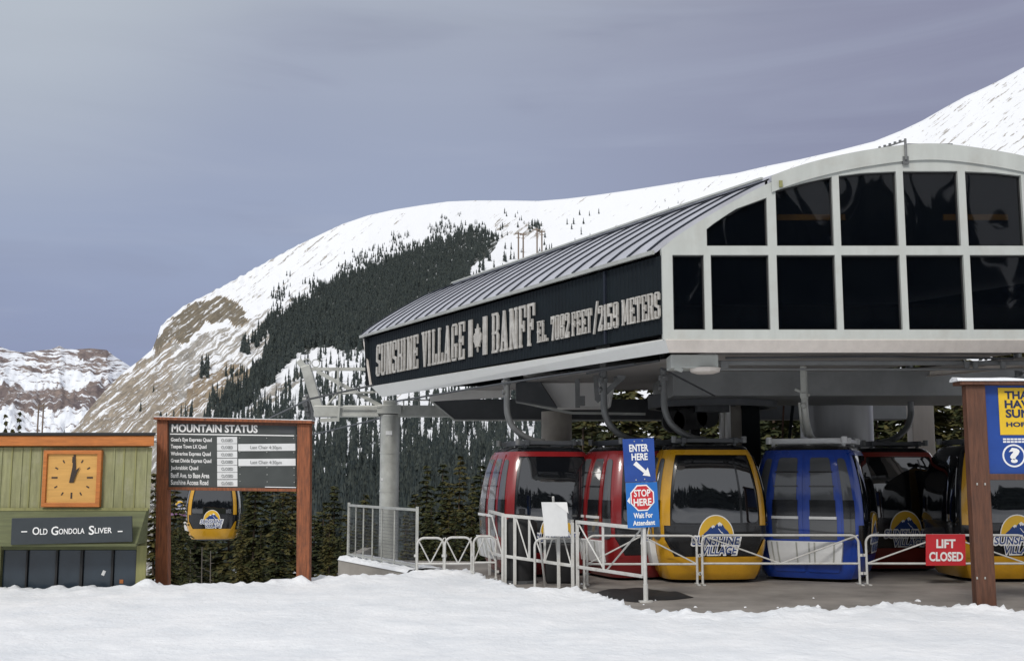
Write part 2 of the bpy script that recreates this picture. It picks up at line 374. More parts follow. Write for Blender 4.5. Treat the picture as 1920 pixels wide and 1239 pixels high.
# side wall plane
zs0 = at(1248, 628, Y0).z; zs1 = at(1243, 481, Y0).z
P0 = Vector((xl, Y0, 0)); NW = Vector((-D.y, D.x, 0)).normalized()
def sw(px, py): return onplane(px, py, P0, NW)
def swp(s, z, d=0.): return P0 + D * s + Z * z + NW * d
s_of = lambda p: (p - P0).dot(D)
sTop, sBot = s_of(sw(684, 633)), s_of(sw(697, 722))
zT = (sw(684, 633).z + zs1) / 2; zB = (sw(697, 722).z + zs0) / 2
LEN = sTop
mb = MB(); n = int(sBot / .11); ribs = []
for i in range(n + 1):
    s0 = .05 + i * .11
    f = s0 / sBot
    e = lambda s, z: s
    ribs += [(s0, 0), (s0 + .055, 0), (s0 + .065, .007), (s0 + .10, .007)]
ribs = [r for r in ribs if r[0] < sTop - .02] + [(sTop - .01, 0)]
vs = []; fs = []
for s, d in ribs:
    vs += [swp(min(s, sBot), zB, d), swp(s, zT, d), swp(s, zT, -.1), swp(min(s, sBot), zB, -.1)]
for i in range(len(ribs) - 1):
    a = i * 4; fs += [(a, a + 4, a + 5, a + 1), (a + 1, a + 5, a + 6, a + 2), (a + 3, a, a + 4, a + 7)]
mb.add(vs, fs); mb.build('side_cladding', M_navy, term)
sJ = s_of(sw(1137, 560))
mb = MB(); mb.bar(swp(sJ, zB, .02), swp(sJ, zT - .01, .02), .05, .04, up=D); mb.build('cladding_joint', M_rib, term)
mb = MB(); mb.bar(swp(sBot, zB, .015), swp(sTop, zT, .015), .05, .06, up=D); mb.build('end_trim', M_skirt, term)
# opposite side wall and far gable
XR = 2 * XC - xl; PR = Vector((XR, Y0, 0))
mb = MB(); q = lambda s, z: PR + D * s + Z * z
mb.hexa([q(.05, zB), q(LEN, zB), q(LEN, zT), q(.05, zT)], [q(.05, zB) - X * .1, q(LEN, zB) - X * .1, q(LEN, zT) - X * .1, q(.05, zT) - X * .1]); mb.build('side_cladding', M_navy, term)
prof = mirror(left[1:])
shift = D * LEN
mb = MB(); g = [Vector((x, Y0, z)) for x, z in prof]
lo = [Vector((xl, Y0, zB + .02)) ] ; hi = [Vector((XR, Y0, zB + .02))]
mb.poly([p + shift - D * .15 for p in lo + g + hi], -FN, .1); mb.build('far_gable', M_navy, term)
# roof barrel with standing seams
def prof_off(d):
    pr = [Vector((x, 0, z)) for x, z in prof]; o = []
    for i, p in enumerate(pr):
        t = (pr[min(i + 1, len(pr) - 1)] - pr[max(0, i - 1)]).normalized(); nn = Vector((-t.z, 0, t.x)); o.append(p + nn * d)
    return o
def dense(pr, k=4):
    o = []
    for a, b in zip(pr, pr[1:]): o += [a.lerp(b, i / k) for i in range(k)]
    return o + [pr[-1]]
PO = prof_off(.03); PI = prof_off(-.04)
e0 = PO[0] + Vector((-.035, 0, -.03)); e1 = PO[-1] + Vector((.035, 0, -.03))
PO2 = [e0] + PO + [e1]; PI2 = [e0 - Z * .06] + PI + [e1 - Z * .06]
mb = MB(); vs = []; fs = []; k = len(PO2); ns = 8; s_a = .17; s_b = LEN + .02
for j in range(ns + 1):
    s = s_a + (s_b - s_a) * j / ns
    o = P0 - Vector((P0.x, 0, 0)) + D * s
    vs += [o + p for p in PO2] + [o + p for p in PI2]
for j in range(ns):
    a = j * 2 * k; b = a + 2 * k
    for i in range(k - 1): fs += [(a + i, a + i + 1, b + i + 1, b + i), (a + k + i, b + k + i, b + k + i + 1, a + k + i + 1)]
    fs += [(a, b, b + k, a + k), (a + k - 1, a + 2 * k - 1, b + 2 * k - 1, b + k - 1)]
for a in (0, ns * 2 * k): fs += [(a + i, a + k + i, a + k + i + 1, a + i + 1) for i in range(k - 1)]
mb.add(vs, fs); roof = mb.build('roof', M_roof, term, smooth=True)
RO = prof_off(.052); RO = [RO[0] + Vector((-.03, 0, -.03))] + RO + [RO[-1] + Vector((.03, 0, -.03))]
nr = 22
for j in range(nr + 1):
    s = .24 + (LEN - .25) * j / nr; o = Vector((0, Y0, 0)) + D * s
    mb = MB()
    kk = len(RO); half = range(kk)
    for i in range(kk - 1):
        a, b, c, d = o + PO2[i], o + PO2[i + 1], o + RO[i + 1], o + RO[i]
        h = D * .030
        mb.hexa([a - h, b - h, c - h, d - h], [a + h, b + h, c + h, d + h])
    mb.build('roof_seam', M_rib, roof)
# ridge cap: the raised middle strip, its lip standing proud of the seams
xa = fx(1446, 342)
cp = [p for p in prof_off(.085) if xa + .02 < p.x < 2 * XC - xa - .02]
def offat(x, d): return Vector((x, 0, archz(x) + d))
cp = [offat(xa, .09)] + cp + [offat(2 * XC - xa, .09)]
cpb = [p - Z * .03 for p in cp]; s1 = s_of(sw(800, 556)) if False else LEN - 1.2
mb = MB(); a0 = Vector((0, Y0, 0)) + D * .17; a1 = Vector((0, Y0, 0)) + D * s1
for i in range(len(cp) - 1):
    mb.hexa([a0 + cpb[i], a0 + cpb[i + 1], a0 + cp[i + 1], a0 + cp[i]], [a1 + cpb[i], a1 + cpb[i + 1], a1 + cp[i + 1], a1 + cp[i]])
mb.build('ridge_cap', M_roof, term)
mb = MB(); mb.bar(a0 + cp[0] + Vector((-.02, 0, .01)), a1 + cp[0] + Vector((-.02, 0, .01)), .05, .03); mb.build('ridge_lip', M_white, term)
mb = MB(); mb.hexa([a0 + cpb[0] + X * .02, a0 + cpb[0] + X * .06, a0 + cpb[0] + X * .06 - Z * .09, a0 + cpb[0] + X * .02 - Z * .09], [a1 + cpb[0] + X * .02, a1 + cpb[0] + X * .06, a1 + cpb[0] + X * .06 - Z * .09, a1 + cpb[0] + X * .02 - Z * .09]); mb.build('ridge_lip_shadow', M_black, term)  # black strip standing in for the shadow under the ridge lip
# eave gutter
mb = MB(); gA = Vector((0, Y0, 0)) + D * .12 + e0; gB = Vector((0, Y0, 0)) + D * (LEN + .02) + e0
mb.bar(gA + Z * -.03, gB + Z * -.03, .05, .06); mb.build('gutter', M_galv, term)
# roof hatch and wind mast at the peak
hp = at(1742, 276, Y0 + .5)
mb = MB(); mb.box(hp + Vector((0, .2, .02)), (.72, .5, .05)); mb.box(hp + Vector((-.30, .2, -.06)), (.06, .4, .16)); mb.box(hp + Vector((.30, .2, -.06)), (.06, .4, .16)); mb.build('roof_hatch', M_black, term, bevel=.01)
mp_ = at(1699, 300, Y0 - .06)
mb = MB(); mb.tube([mp_, mp_ + Z * .33], .02, 8); mb.box(mp_ + Vector((0, .03, .0)), (.09, .04, .12)); mb.tube([mp_ + Z * .30, mp_ + Vector((-.36, .1, .2))], .012, 6)
for f in (.2, .4, .6, .8, 1): mb.box(mp_ + Vector((-.36 * f, .1 * f, .30 - .1 * f + .02)), (.035, .03, .03))
mb.build('wind_mast', M_hang, term)
mb = MB(); mb.box(at(1464, 345, Y0 - .075), (.05, .03, .10)); mb.build('junction_box', M_greent, term)
# skirt: inclined fascia under wall and front
zk = at(1500, 661, Y0 + .11).z
in_ = Vector((.30, .38, 0))
fl0, fr0 = Vector((xl - .02, Y0 - .02, zb - .004)), Vector((XR + .02, Y0 - .02, zb - .004))
fl1, fr1 = Vector((xl + .05, Y0 + .11, zk)), Vector((XR - .1, Y0 + .11, zk))
T = Vector((0, .06, .03))
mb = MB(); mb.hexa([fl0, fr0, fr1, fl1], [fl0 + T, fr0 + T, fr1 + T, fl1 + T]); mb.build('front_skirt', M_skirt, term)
bl0 = swp(sBot, zB - .004, .02); bl1 = onplane(716, 748, fl1, NW); bl1 = Vector((bl1.x, bl1.y, zk))
T = -NW * .06 + Z * .03
mb = MB(); mb.hexa([fl0 + X * -.002, bl0, bl1, fl1 - X * .004], [fl0 + T, bl0 + T, bl1 + T, fl1 + T]); mb.build('side_skirt', M_fascia, term)
br0 = PR + D * sBot + Z * (zB - .004); br1 = br0 - X * .5 + Z * (zk - zB)
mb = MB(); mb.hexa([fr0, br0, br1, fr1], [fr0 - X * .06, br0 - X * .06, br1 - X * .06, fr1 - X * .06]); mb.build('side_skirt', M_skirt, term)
# soffit with the opening for the hangers, interior liner
mb = MB(); zz = zk + .10
def sof(a, b, s0, s1): return [fl1 + (fr1 - fl1) * a + D * s0, fl1 + (fr1 - fl1) * b + D * s0, fl1 + (fr1 - fl1) * b + D * s1, fl1 + (fr1 - fl1) * a + D * s1]
for a, b, s0, s1 in ((0, .06, .0, LEN - 1.6), (.94, 1, .0, LEN - 1.6), (.06, .94, .02, .42), (.20, .80, 1.4, LEN - 2)):
    q = sof(a, b, s0, s1); q = [Vector((p.x, p.y, zz)) for p in q]; mb.hexa(q, [p + Z * .05 for p in q])
mb.build('soffit', M_soffit, term)
mb = MB(); q = [Vector((p.x, p.y, zz + .6)) for p in sof(0, 1, .1, LEN - .6)]; mb.hexa(q, [p + Z * .05 for p in q]); mb.build('interior_deck', M_interior, term)
mb = MB(); b0 = Vector((fx(1340, 398), Y0 + .9, fz(398) + .02)); mb.bar(Vector((fx(1466, 398), Y0 + .35, fz(398))), Vector((fx(1597, 398), Y0 + .35, fz(398))), .05, .09)
mb.bar(Vector((fx(1785, 398), Y0 + .35, fz(398))), Vector((fx(1908, 398), Y0 + .35, fz(398))), .05, .09); mb.build('crane_beam', M_beam, term)
# guide rails, machinery frame, far beam
def Yb(px0, py0, px1, py1, Y, dep, mi=0, m=None):
    a, b = at(px0, py1, Y), at(px1, py0, Y); m.span(a, b + Y_ * dep)
mb = MB(); Yb(1345, 676, 2250, 684, 17.7, .10, 0, mb); Yb(1345, 690, 2250, 694, 17.75, .06, 0, mb)
for px in (1352, 1358, 1810, 1826, 1878): Yb(px, 676, px + 8, 690, 17.62, .06, 0, mb)
mb.build('guide_rail', M_mgrey, term, bevel=.01)
mb = MB(); Yb(1262, 693, 2200, 742, 20.9, 3.0, 0, mb); mb.build('machinery_frame', M_mgrey, term, bevel=.02)
mb = MB(); p = [at(806, 748, 25.9), at(1700, 748, 25.9), at(1700, 786, 25.9), at(852, 786, 25.9)]; mb.poly(p, FN, .5); mb.build('far_beam', M_dgrey, term, bevel=.015)
mb = MB(); p = [at(808, 752, 25.84), at(852, 788, 25.84)]; mb.bar(p[0], p[1], .05, .04); mb.bar(p[1], at(1240, 788, 25.84), .05, .03)
mb.bar(at(968, 752, 23.6), at(1070, 774, 23.6), .06, .05); mb.bar(at(1070, 774, 23.6), at(1210, 776, 23.6), .06, .05); mb.build('edge_flashing', M_galv, term)
mb = MB(); mb.poly([at(980, 700, 23.6), at(1160, 690, 23.6), at(1145, 764, 23.6), at(1042, 764, 23.6)], FN, .8); mb.build('drive_cowl', M_cowl, term, bevel=.03)
mb = MB(); mb.poly([at(967, 718, 23.3), at(1008, 706, 23.3), at(1046, 764, 23.3), at(967, 752, 23.3)], FN, .6); mb.build('cowl_panel', M_dgrey, term, bevel=.02)
mb = MB(); mb.poly([at(806, 742, 25.7), at(958, 716, 25.7), at(958, 744, 25.7), at(806, 752, 25.7)], FN, .1); mb.build('end_panel', M_cowl, term)
# bullwheel
bc = at(1335, 754, 22.9); ring = []
mb = MB(); nn = 48
for r0, r1, z0_, z1_ in ((1.15, 1.3, -.13, .13), (.2, .35, -.2, .2)):
    vs = []; 
    for k_ in range(nn):
        t = 2 * math.pi * k_ / nn; c, s_ = math.cos(t), math.sin(t)
        vs += [bc + Vector((c * r0, s_ * r0, z0_)), bc + Vector((c * r1, s_ * r1, z0_)), bc + Vector((c * r1, s_ * r1, z1_)), bc + Vector((c * r0, s_ * r0, z1_))]
    fs = []
    for k_ in range(nn):
        a = k_ * 4; b = (k_ + 1) % nn * 4
        for e in range(4): fs.append((a + e, b + e, b + (e + 1) % 4, a + (e + 1) % 4))
    mb.add(vs, fs)
for k_ in range(8):
    t = 2 * math.pi * k_ / 8; v = Vector((math.cos(t), math.sin(t), 0)); mb.bar(bc + v * .35, bc + v * 1.18, .12, .1)
mb.build('bullwheel', M_dgrey, term, smooth=True)
# tyres of the conveyor drive
for i, px in enumerate((1262, 1283, 1304, 1326)):
    c = at(px, 790 - i * 3, 23.2); mb = MB()
    mb.tube([c + Y_ * -.10, c + Y_ * .10], .23, 18); mb.build('drive_tyre', M_black, term, smooth=True)
mb = MB(); Yb(1296, 764, 1312, 830, 23.5, .3, 0, mb); Yb(1246, 764, 1352, 772, 23.3, .4, 0, mb); mb.build('drive_bracket', M_interior, term)
# columns
def column(px0, px1, py0, Y, m, n_=24, name='column'):
    a, b = at(px0, py0, Y), at(px1, py0, Y); c = (a + b) / 2; mb = MB(); r = (b.x - a.x) / 2
    mb.tube([(c.x, Y, -.05), (c.x, Y, a.z + .1)], r, n_); o = mb.build(name, m, term, smooth=True); return c, r
column(1015, 1072, 780, 25.3, M_conc, 32)
c, r = column(1500, 1632, 735, 24.5, M_coldark, 40)
mb = MB(); ztop = at(1560, 742, 24.5).z
for k_ in range(28):
    t = 2 * math.pi * k_ / 28; mb.box((c.x + math.cos(t) * (r + .07), 24.5 + math.sin(t) * (r + .07), ztop), (.05, .05, .16))
mb.tube([(c.x, 24.5, ztop - .03), (c.x, 24.5, ztop + .02)], r + .14, 40); mb.build('column_flange', M_coldark, term)
column(1347, 1357, 748, 23.2, M_cowl, 12, 'downpipe'); column(1358, 1369, 748, 23.15, M_cowl, 12, 'downpipe')
mb = MB(); Yb(1369, 748, 1396, 960, 23.4, .5, 0, mb); mb.build('column', M_conc, term, bevel=.02)
mb = MB(); Yb(1396, 746, 1424, 960, 23.35, .6, 0, mb); mb.build('column', M_navy, term, bevel=.02)
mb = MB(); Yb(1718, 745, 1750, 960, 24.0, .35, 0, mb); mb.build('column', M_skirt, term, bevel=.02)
mb = MB(); mb.tube([at(1488, 748, 24), at(1478, 840, 24)], .035, 8); mb.build('conduit', M_navy, term); mb = MB(); mb.tube([at(1470, 748, 24.1), at(1466, 840, 24.1)], .02, 8); mb.build('conduit', M_brown, term)
for pts in ([(742, 752, 24.2), (960, 716, 20.6), (1190, 682, 17.9)], [(1240, 690, 17.6), (1340, 742, 20.6)], [(1100, 700, 19.2), (1236, 676, 17.7)], [(1360, 671, 17.3), (1640, 668, 17.3), (1900, 672, 17.3)]):
    mb = MB(); mb.tube([at(*p_) for p_ in pts], .018, 6); mb.build('conduit', M_dgrey, term)
# hanging bracket tubes under the side
for px, y0_, y1_, Yq, ww in ((1083, 692, 764, 22.6, .09), (1155, 690, 720, 22.0, .08)):
    mb = MB(); Yb(px - 4, y0_, px + 4, y1_, Yq, .10, 0, mb); Yb(px + 4, y1_ - 22, px + 14, y1_ - 4, Yq, .10, 0, mb); mb.build('hanging_bracket', M_mgrey, term, bevel=.008)
mb = MB(); mb.bar(at(1118, 752, 21.8), at(1168, 706, 21.8), .10, .09, up=Y_); mb.tube([at(1165, 704, 21.75), at(1165, 704, 21.95)], .09, 12); mb.bar(at(1120, 750, 21.8), at(1116, 692, 21.8), .09, .09, up=Y_); mb.build('switch_arm', M_hang, term)
# lettering on the side
def slab(ch):
    """condensed slab-serif glyph as polygons in a unit-high box -> (width, polys)"""
    st, sf, ov = .14, .065, .034
    Rc = lambda x0, y0, x1, y1: [(x0, y0), (x1, y0), (x1, y1), (x0, y1)]
    def stem(x, lo=True, hi=True):
        p = [Rc(x, 0, x + st, 1)]
        if lo: p.append(Rc(x - ov, 0, x + st + ov, sf))
        if hi: p.append(Rc(x - ov, 1 - sf, x + st + ov, 1))
        return p
    def bowl(x0, y0, x1, y1, t=.15, left=True):
        c = .10; o = [(x0, y0), (x1 - c, y0), (x1, y0 + c), (x1, y1 - c), (x1 - c, y1), (x0, y1)]
        return [[(x0, y0), (x1 - c, y0), (x1, y0 + c), (x1 - t, y0 + c), (x1 - t, y0 + sf), (x0, y0 + sf)], [(x1 - t, y0 + c), (x1, y0 + c), (x1, y1 - c), (x1 - t, y1 - c)], [(x0, y1 - sf), (x1 - t, y1 - sf), (x1 - t, y1 - c), (x1, y1 - c), (x1 - c, y1), (x0, y1)]]
    a = ov; W = .56
    if ch == 'I': return .27, stem(a)
    if ch == 'H': return W, stem(a) + stem(W - a - st) + [Rc(a, .45, W - a, .55)]
    if ch == 'N': return W + .04, stem(a) + [Rc(W + .04 - a - .12, 0, W + .04 - a, 1), Rc(W - a - .14, 1 - sf, W + .04, 1), [(a, 1), (a + .2, 1), (W + .04 - a, 0), (W - .16 - a, 0)]]
    if ch == 'M': return .78, stem(a) + stem(.78 - a - st) + [[(a, 1), (a + .2, 1), (.46, .12), (.32, .12)], [(.78 - a, 1), (.58 - a, 1), (.32, .12), (.46, .12)]]
    if ch == 'U': return W, [Rc(a, .1, a + st, 1), Rc(0, 1 - sf, a + st + ov, 1), Rc(W - a - .13, .1, W - a, 1), Rc(W - a - .17, 1 - sf, W, 1), [(a, .12), (a + .1, 0), (W - a - .1, 0), (W - a, .12), (W - a - .12, .12), (W - a - .17, .09), (a + st + .02, .09), (a + st, .12)]]
    if ch == 'E': return .50, stem(a) + [Rc(a, 0, .48, sf), Rc(a, 1 - sf, .48, 1), Rc(a, .455, .36, .545), Rc(.40, 0, .5, .27), Rc(.40, .73, .5, 1), Rc(.31, .38, .39, .62)]
    if ch == 'F': return .50, stem(a) + [Rc(a, 1 - sf, .48, 1), Rc(a, .455, .36, .545), Rc(.40, .70, .5, 1), Rc(.31, .37, .39, .63)]
    if ch == 'L': return .46, stem(a) + [Rc(a, 0, .45, sf), Rc(.36, 0, .46, .30)]
    if ch == 'T': return .54, stem(.185) + [Rc(.02, 1 - sf, .52, 1), Rc(0, .70, .09, 1), Rc(.45, .70, .54, 1)]
    if ch == 'V': return W, [[(.05, 1), (.24, 1), (.36, 0), (.24, 0)], [(.43, 1), (.53, 1), (.36, 0), (.27, 0)], Rc(0, 1 - sf, .29, 1), Rc(.38, 1 - sf, W, 1)]
    if ch == 'A': return .60, [[(.05, 0), (.15, 0), (.34, 1), (.24, 1)], [(.36, 0), (.55, 0), (.37, 1), (.22, 1)], Rc(.14, .24, .45, .33), Rc(0, 0, .2, sf), Rc(.31, 0, .60, sf)]
    if ch == 'B': return .54, stem(a) + bowl(a, 0, .54, .53) + bowl(a, .47, .52, 1)
    if ch == 'R': return .58, stem(a) + bowl(a, .46, .53, 1) + [[(.28, .5), (.44, .5), (.53, .06), (.38, .0)], Rc(.38, 0, .58, sf)]
    if ch in 'SG' or ch in '0235689':
        W = .48; t = .15; c = .09; o = []
        top = [(c, 1), (W - c, 1), (W, 1 - c), (W - t, 1 - sf), (t, 1 - sf), (0, 1 - c)]
        bot = [(0, c), (t, sf), (W - t, sf), (W, c), (W - c, 0), (c, 0)]
        mid = [(.03, .53), (W - .1, .41), (W - .02, .46), (.1, .60)]
        L = lambda y0, y1: Rc(0, y0, t, y1); Q = lambda y0, y1: Rc(W - t, y0, W, y1)
        if ch == 'S': return W, [top, bot, L(.53, 1 - c), Q(c, .47), [(0, .53), (t, .53), (W, .47), (W, .38), (W - t, .38), (0, .47)], Q(.70, .94), L(.06, .30)]
        if ch == 'G': return W + .04, [top, bot, L(c, 1 - c), Q(.68, 1 - c), Q(c, .45), Rc(.24, .38, W + .04, .46)]
        if ch == '0': return W, [top, bot, L(c, 1 - c), Q(c, 1 - c)]
        if ch == '8': return W, [top, bot, L(c, .44), L(.56, 1 - c), Q(c, .44), Q(.56, 1 - c), [(0, .44), (t, .46), (W - t, .46), (W, .44), (W - .06, .5), (W, .56), (W - t, .54), (t, .54), (0, .56), (.06, .5)]]
        if ch == '2': return W, [top, Q(.56, 1 - c), L(.70, 1 - c), [(W, .58), (W - t, .58), (0, .10), (0, 0), (t, 0)], Rc(0, 0, W, .12), Q(0, .24)]
        if ch == '5': return W, [Rc(0, .86, W, 1), L(.5, 1), Rc(0, .5, W - c, .60), [(W - c, .60), (W, .52), (W, c), (W - t, c), (W - t, .5)], bot, L(c, .26)]
        if ch == '9': return W, [top, bot, L(.48, 1 - c), Q(c, 1 - c), Rc(.05, .40, W, .49), L(c, .26)]
    if ch == '7': return .46, [Rc(0, .86, .46, 1), Rc(0, .68, .09, 1), [(.32, .9), (.46, .9), (.28, 0), (.10, 0)]]
    if ch == '1': return .30, [Rc(.08, 0, .24, 1), Rc(0, 0, .30, sf), [(0, .80), (.1, .80), (.1, 1), (.08, 1)]]
    if ch == '/': return .36, [[(0, -.08), (.09, -.08), (.36, 1.08), (.27, 1.08)]]
    if ch == '.': return .16, [Rc(0, 0, .14, .14)]
    return .25, []
def sign_word(word, pxa, pxb, pyt, pyb, name='sign_letters'):
    # pxa..pxb horizontally; top/bottom pixel rows at the middle of the word
    pm = (pxa + pxb) / 2; pym = (pyt + pyb) / 2
    sa, sb = s_of(sw(pxa, pym)), s_of(sw(pxb, pym)); z1_, z0_ = sw(pm, pyt).z, sw(pm, pyb).z; h = z1_ - z0_
    gl = [slab(c) for c in word]; gap = .115; tot = sum(g[0] for g in gl) + gap * (len(gl) - 1); k_ = (sa - sb) / tot
    x = 0; mb = MB(); j = 0
    for w_, polys in gl:
        for pl in polys:
            mb.poly([swp(sa - (x + a) * k_, z0_ + b * h, .050 + .0009 * (j % 7)) for a, b in pl], NW, .03); j += 1
        x += w_ + gap
    mb.build(name, M_letter, term)
sign_word('SUNSHINE', 709, 787, 637, 698)
sign_word('VILLAGE', 794, 874, 613, 681)
sign_word('BANFF', 926, 1006, 578, 655)
sign_word('EL.', 1011, 1031, 601, 641); sign_word('7082', 1037, 1071, 590, 636); sign_word('FEET', 1076, 1113, 582, 627)
sign_word('/', 1116, 1125, 570, 622); sign_word('2159', 1126, 1163, 570, 618); sign_word('METERS', 1170, 1241, 555, 604)
mb = MB()
def wallrect(px0, px1, yt, yb):
    sa, sb = s_of(sw(px0, (yt + yb) / 2)), s_of(sw(px1, (yt + yb) / 2)); z1_, z0_ = sw((px0 + px1) / 2, yt).z, sw((px0 + px1) / 2, yb).z
    return sa, sb, z0_, z1_
for a, b, t, u in ((882, 888.5, 600, 669), (909, 916, 593.5, 665)):
    sa, sb, z0_, z1_ = wallrect(a, b, t, u); mb.poly([swp(sa, z0_, .05), swp(sb, z0_, .05), swp(sb, z1_, .05), swp(sa, z1_, .05)], NW, .03)
sa, sb, z0_, z1_ = wallrect(891.5, 906, 607, 660)
leaf = [(0, 1), (.13, .78), (.28, .84), (.22, .55), (.38, .68), (.42, .60), (.5, .62), (.46, .45), (.5, .42), (.28, .24), (.30, .17), (.04, .20), (.03, 0)]
leaf = leaf + [(-a, b) for a, b in reversed(leaf[1:])]
mb.poly([swp(sa + (sb - sa) * (.5 + a), z0_ + (z1_ - z0_) * b, .05) for a, b in leaf], NW, .03); mb.build('flag_emblem', M_letter, term)

# floodlight under the corner
fl = thing('floodlight', 'white box floodlight under the front corner of the station eave', 'floodlight', at(1305, 662, Y0 + .5))
a, b = at(1258, 690, Y0 + .45), at(1347, 664, Y0 + .45)
mb = MB(); mb.span(a, b + Y_ * .5); mb.build('housing', M_white, fl, bevel=.02)
mb = MB(); c0 = at(1322, 694, Y0 + .62); 
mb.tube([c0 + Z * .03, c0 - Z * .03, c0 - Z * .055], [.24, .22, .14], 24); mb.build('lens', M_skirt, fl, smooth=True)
mb = MB(); mb.box(at(1272, 692, Y0 + .5), (.13, .10, .06), Matrix.Rotation(R(18), 3, 'Y')); mb.build('sensor', M_white, fl, bevel=.01)
# ------------------------------------------------------------------ gondola cabins
CA, CB, CH = 1.01, 1.01, 2.24
PROF = [(0, .80), (.03, .845), (.08, .89), (.15, .935), (.22, .965), (.28, .983), (.35, .995), (.42, 1.), (.50, .998), (.55, .992), (.62, .978), (.68, .96), (.74, .935), (.80, .905), (.85, .876), (.90, .842), (.95, .80), (.98, .765), (1., .73)]
def cpoint(face, s, t, d=0.):
    """point on the cabin skin; face in -Y,+Y,-X,+X; s across, t up, d outwards"""
    # smooth profile
    f = interp(PROF, t); n = 5.2
    r = (1 - min(1, abs(s)) ** n) ** (1 / n); A, B = CA * f, CB * f
    z = t * CH
    if face == '-Y': return Vector((s * A * (1 + d * .0), -(B * r + d), z))
    if face == '+Y': return Vector((-s * A, B * r + d, z))
    if face == '-X': return Vector((-(A * r + d), -s * B, z))
    return Vector((A * r + d, s * B, z))
def patch(mb, face, s0, s1, t0, t1, d, rnd=0., ns=10, nt=12, mi=0, sl0=0., sl1=0., rim=.012, ends=(1, 1)):
    """panel following the skin: s0..s1 (leaning by sl towards the top), corner rounding rnd (in s)"""
    vs = []
    ct, cs = [], []
    for j in range(nt + 1):
        v = j / nt
        if rnd:                              # denser rows near the corners
            v = .5 - .5 * math.cos(math.pi * v)
        t = t0 + (t1 - t0) * v
        a, b = s0 + sl0 * v, s1 - sl1 * v
        if rnd:
            rt = rnd * CA / CH * 1.0
            e = min((t - t0) if ends[0] else 9, (t1 - t) if ends[1] else 9)
            if e < rt: ins = rnd * (1 - math.sqrt(max(0, 1 - (1 - e / rt) ** 2))); a += ins; b -= ins
        for i in range(ns + 1):
            s = a + (b - a) * i / ns; vs.append((s, t))
    k = ns + 1
    top = [cpoint(face, s, t, d) for s, t in vs]
    fs = [(j * k + i, j * k + i + 1, (j + 1) * k + i + 1, (j + 1) * k + i) for j in range(nt) for i in range(ns)]
    loop = list(range(k)) + [j * k + ns for j in range(1, nt + 1)] + [nt * k + i for i in range(ns - 1, -1, -1)] + [j * k for j in range(nt - 1, 0, -1)]
    base = len(top)
    low = [cpoint(face, *vs[i], d - rim) for i in loop]
    m = len(loop)
    fs += [(loop[i], base + i, base + (i + 1) % m, loop[(i + 1) % m]) for i in range(m)]
    mb.add(top + low, fs, mi)
def logo_on(parent, face):
    fw, fh = .86, .56; tc_ = .335                  # centre height (t)
    def fn(a, b, d): return cpoint(face, a / CA, tc_ + b / CH, .010 + d)
    def flat(mb, pts, d, th=.003):
        mb.poly2 = None
        k = len(pts); tr = tessellate_polygon([[Vector((a, b, 0)) for a, b in pts]])
        top = [fn(a, b, d) for a, b in pts]; bot = [fn(a, b, d - th) for a, b in pts]
        mb.add(top + bot, [tuple(t) for t in tr] + [(i, k + i, k + (i + 1) % k, (i + 1) % k) for i in range(k)])
    half = lambda r: [(r * math.cos(math.pi * i / 24), r * math.sin(math.pi * i / 24)) for i in range(25)]
    sx, sy = .86, 1.02; R0 = .345
    sun = lambda r: [(a * sx, -.02 + b * sy) for a, b in half(r)]
    m = MB(); flat(m, sun(R0 + .018), .002); lg = m.build('logo', M_lw, parent)
    m = MB(); flat(m, sun(R0), .006); m.build('sun_disc', M_logoY, lg)
    mt = [(-.26, -.02), (-.20, .045), (-.15, .085), (-.09, .15), (-.05, .175), (-.02, .16), (.02, .20), (.06, .225), (.11, .185), (.15, .12), (.20, .075), (.26, -.02)]
    m = MB(); flat(m, mt, .010)
    m.build('mountain_emblem', M_logoB, lg)
    m = MB()
    for sn in ([(-.09, .15), (-.05, .178), (-.02, .162), (-.035, .13), (-.05, .145), (-.065, .12)], [(.02, .20), (.06, .228), (.11, .188), (.085, .155), (.065, .18), (.045, .15)]): flat(m, sn, .013)
    for a in ((.03, .12), (.09, .06)): flat(m, [(a[0], a[1]), (a[0] + .012, a[1]), (a[0] + .075, a[1] - .08), (a[0] + .06, a[1] - .08)], .013)
    m.build('snow_cap', M_lw, lg)
    for bold, mt_, d, nm in ((.11, M_lw, .012, 'letter_outline'), (.012, M_logoB, .017, 'lettering')):
        m = MB(); g = .028 if bold > .05 else 0
        m.text('SUNSHINE', (0, 0, 0), X, Z, .82 + 2 * g, .135 + 2 * g, .003, bold, slant=.18, fn=lambda a, b, e: fn(a - .43 - g, b - .155 - g, d + e))
        m.text('VILLAGE', (0, 0, 0), X, Z, .62 + 2 * g, .135 + 2 * g, .003, bold, slant=.18, fn=lambda a, b, e: fn(a - .27 - g, b - .315 - g, d + e))
        m.build(nm, mt_, lg)
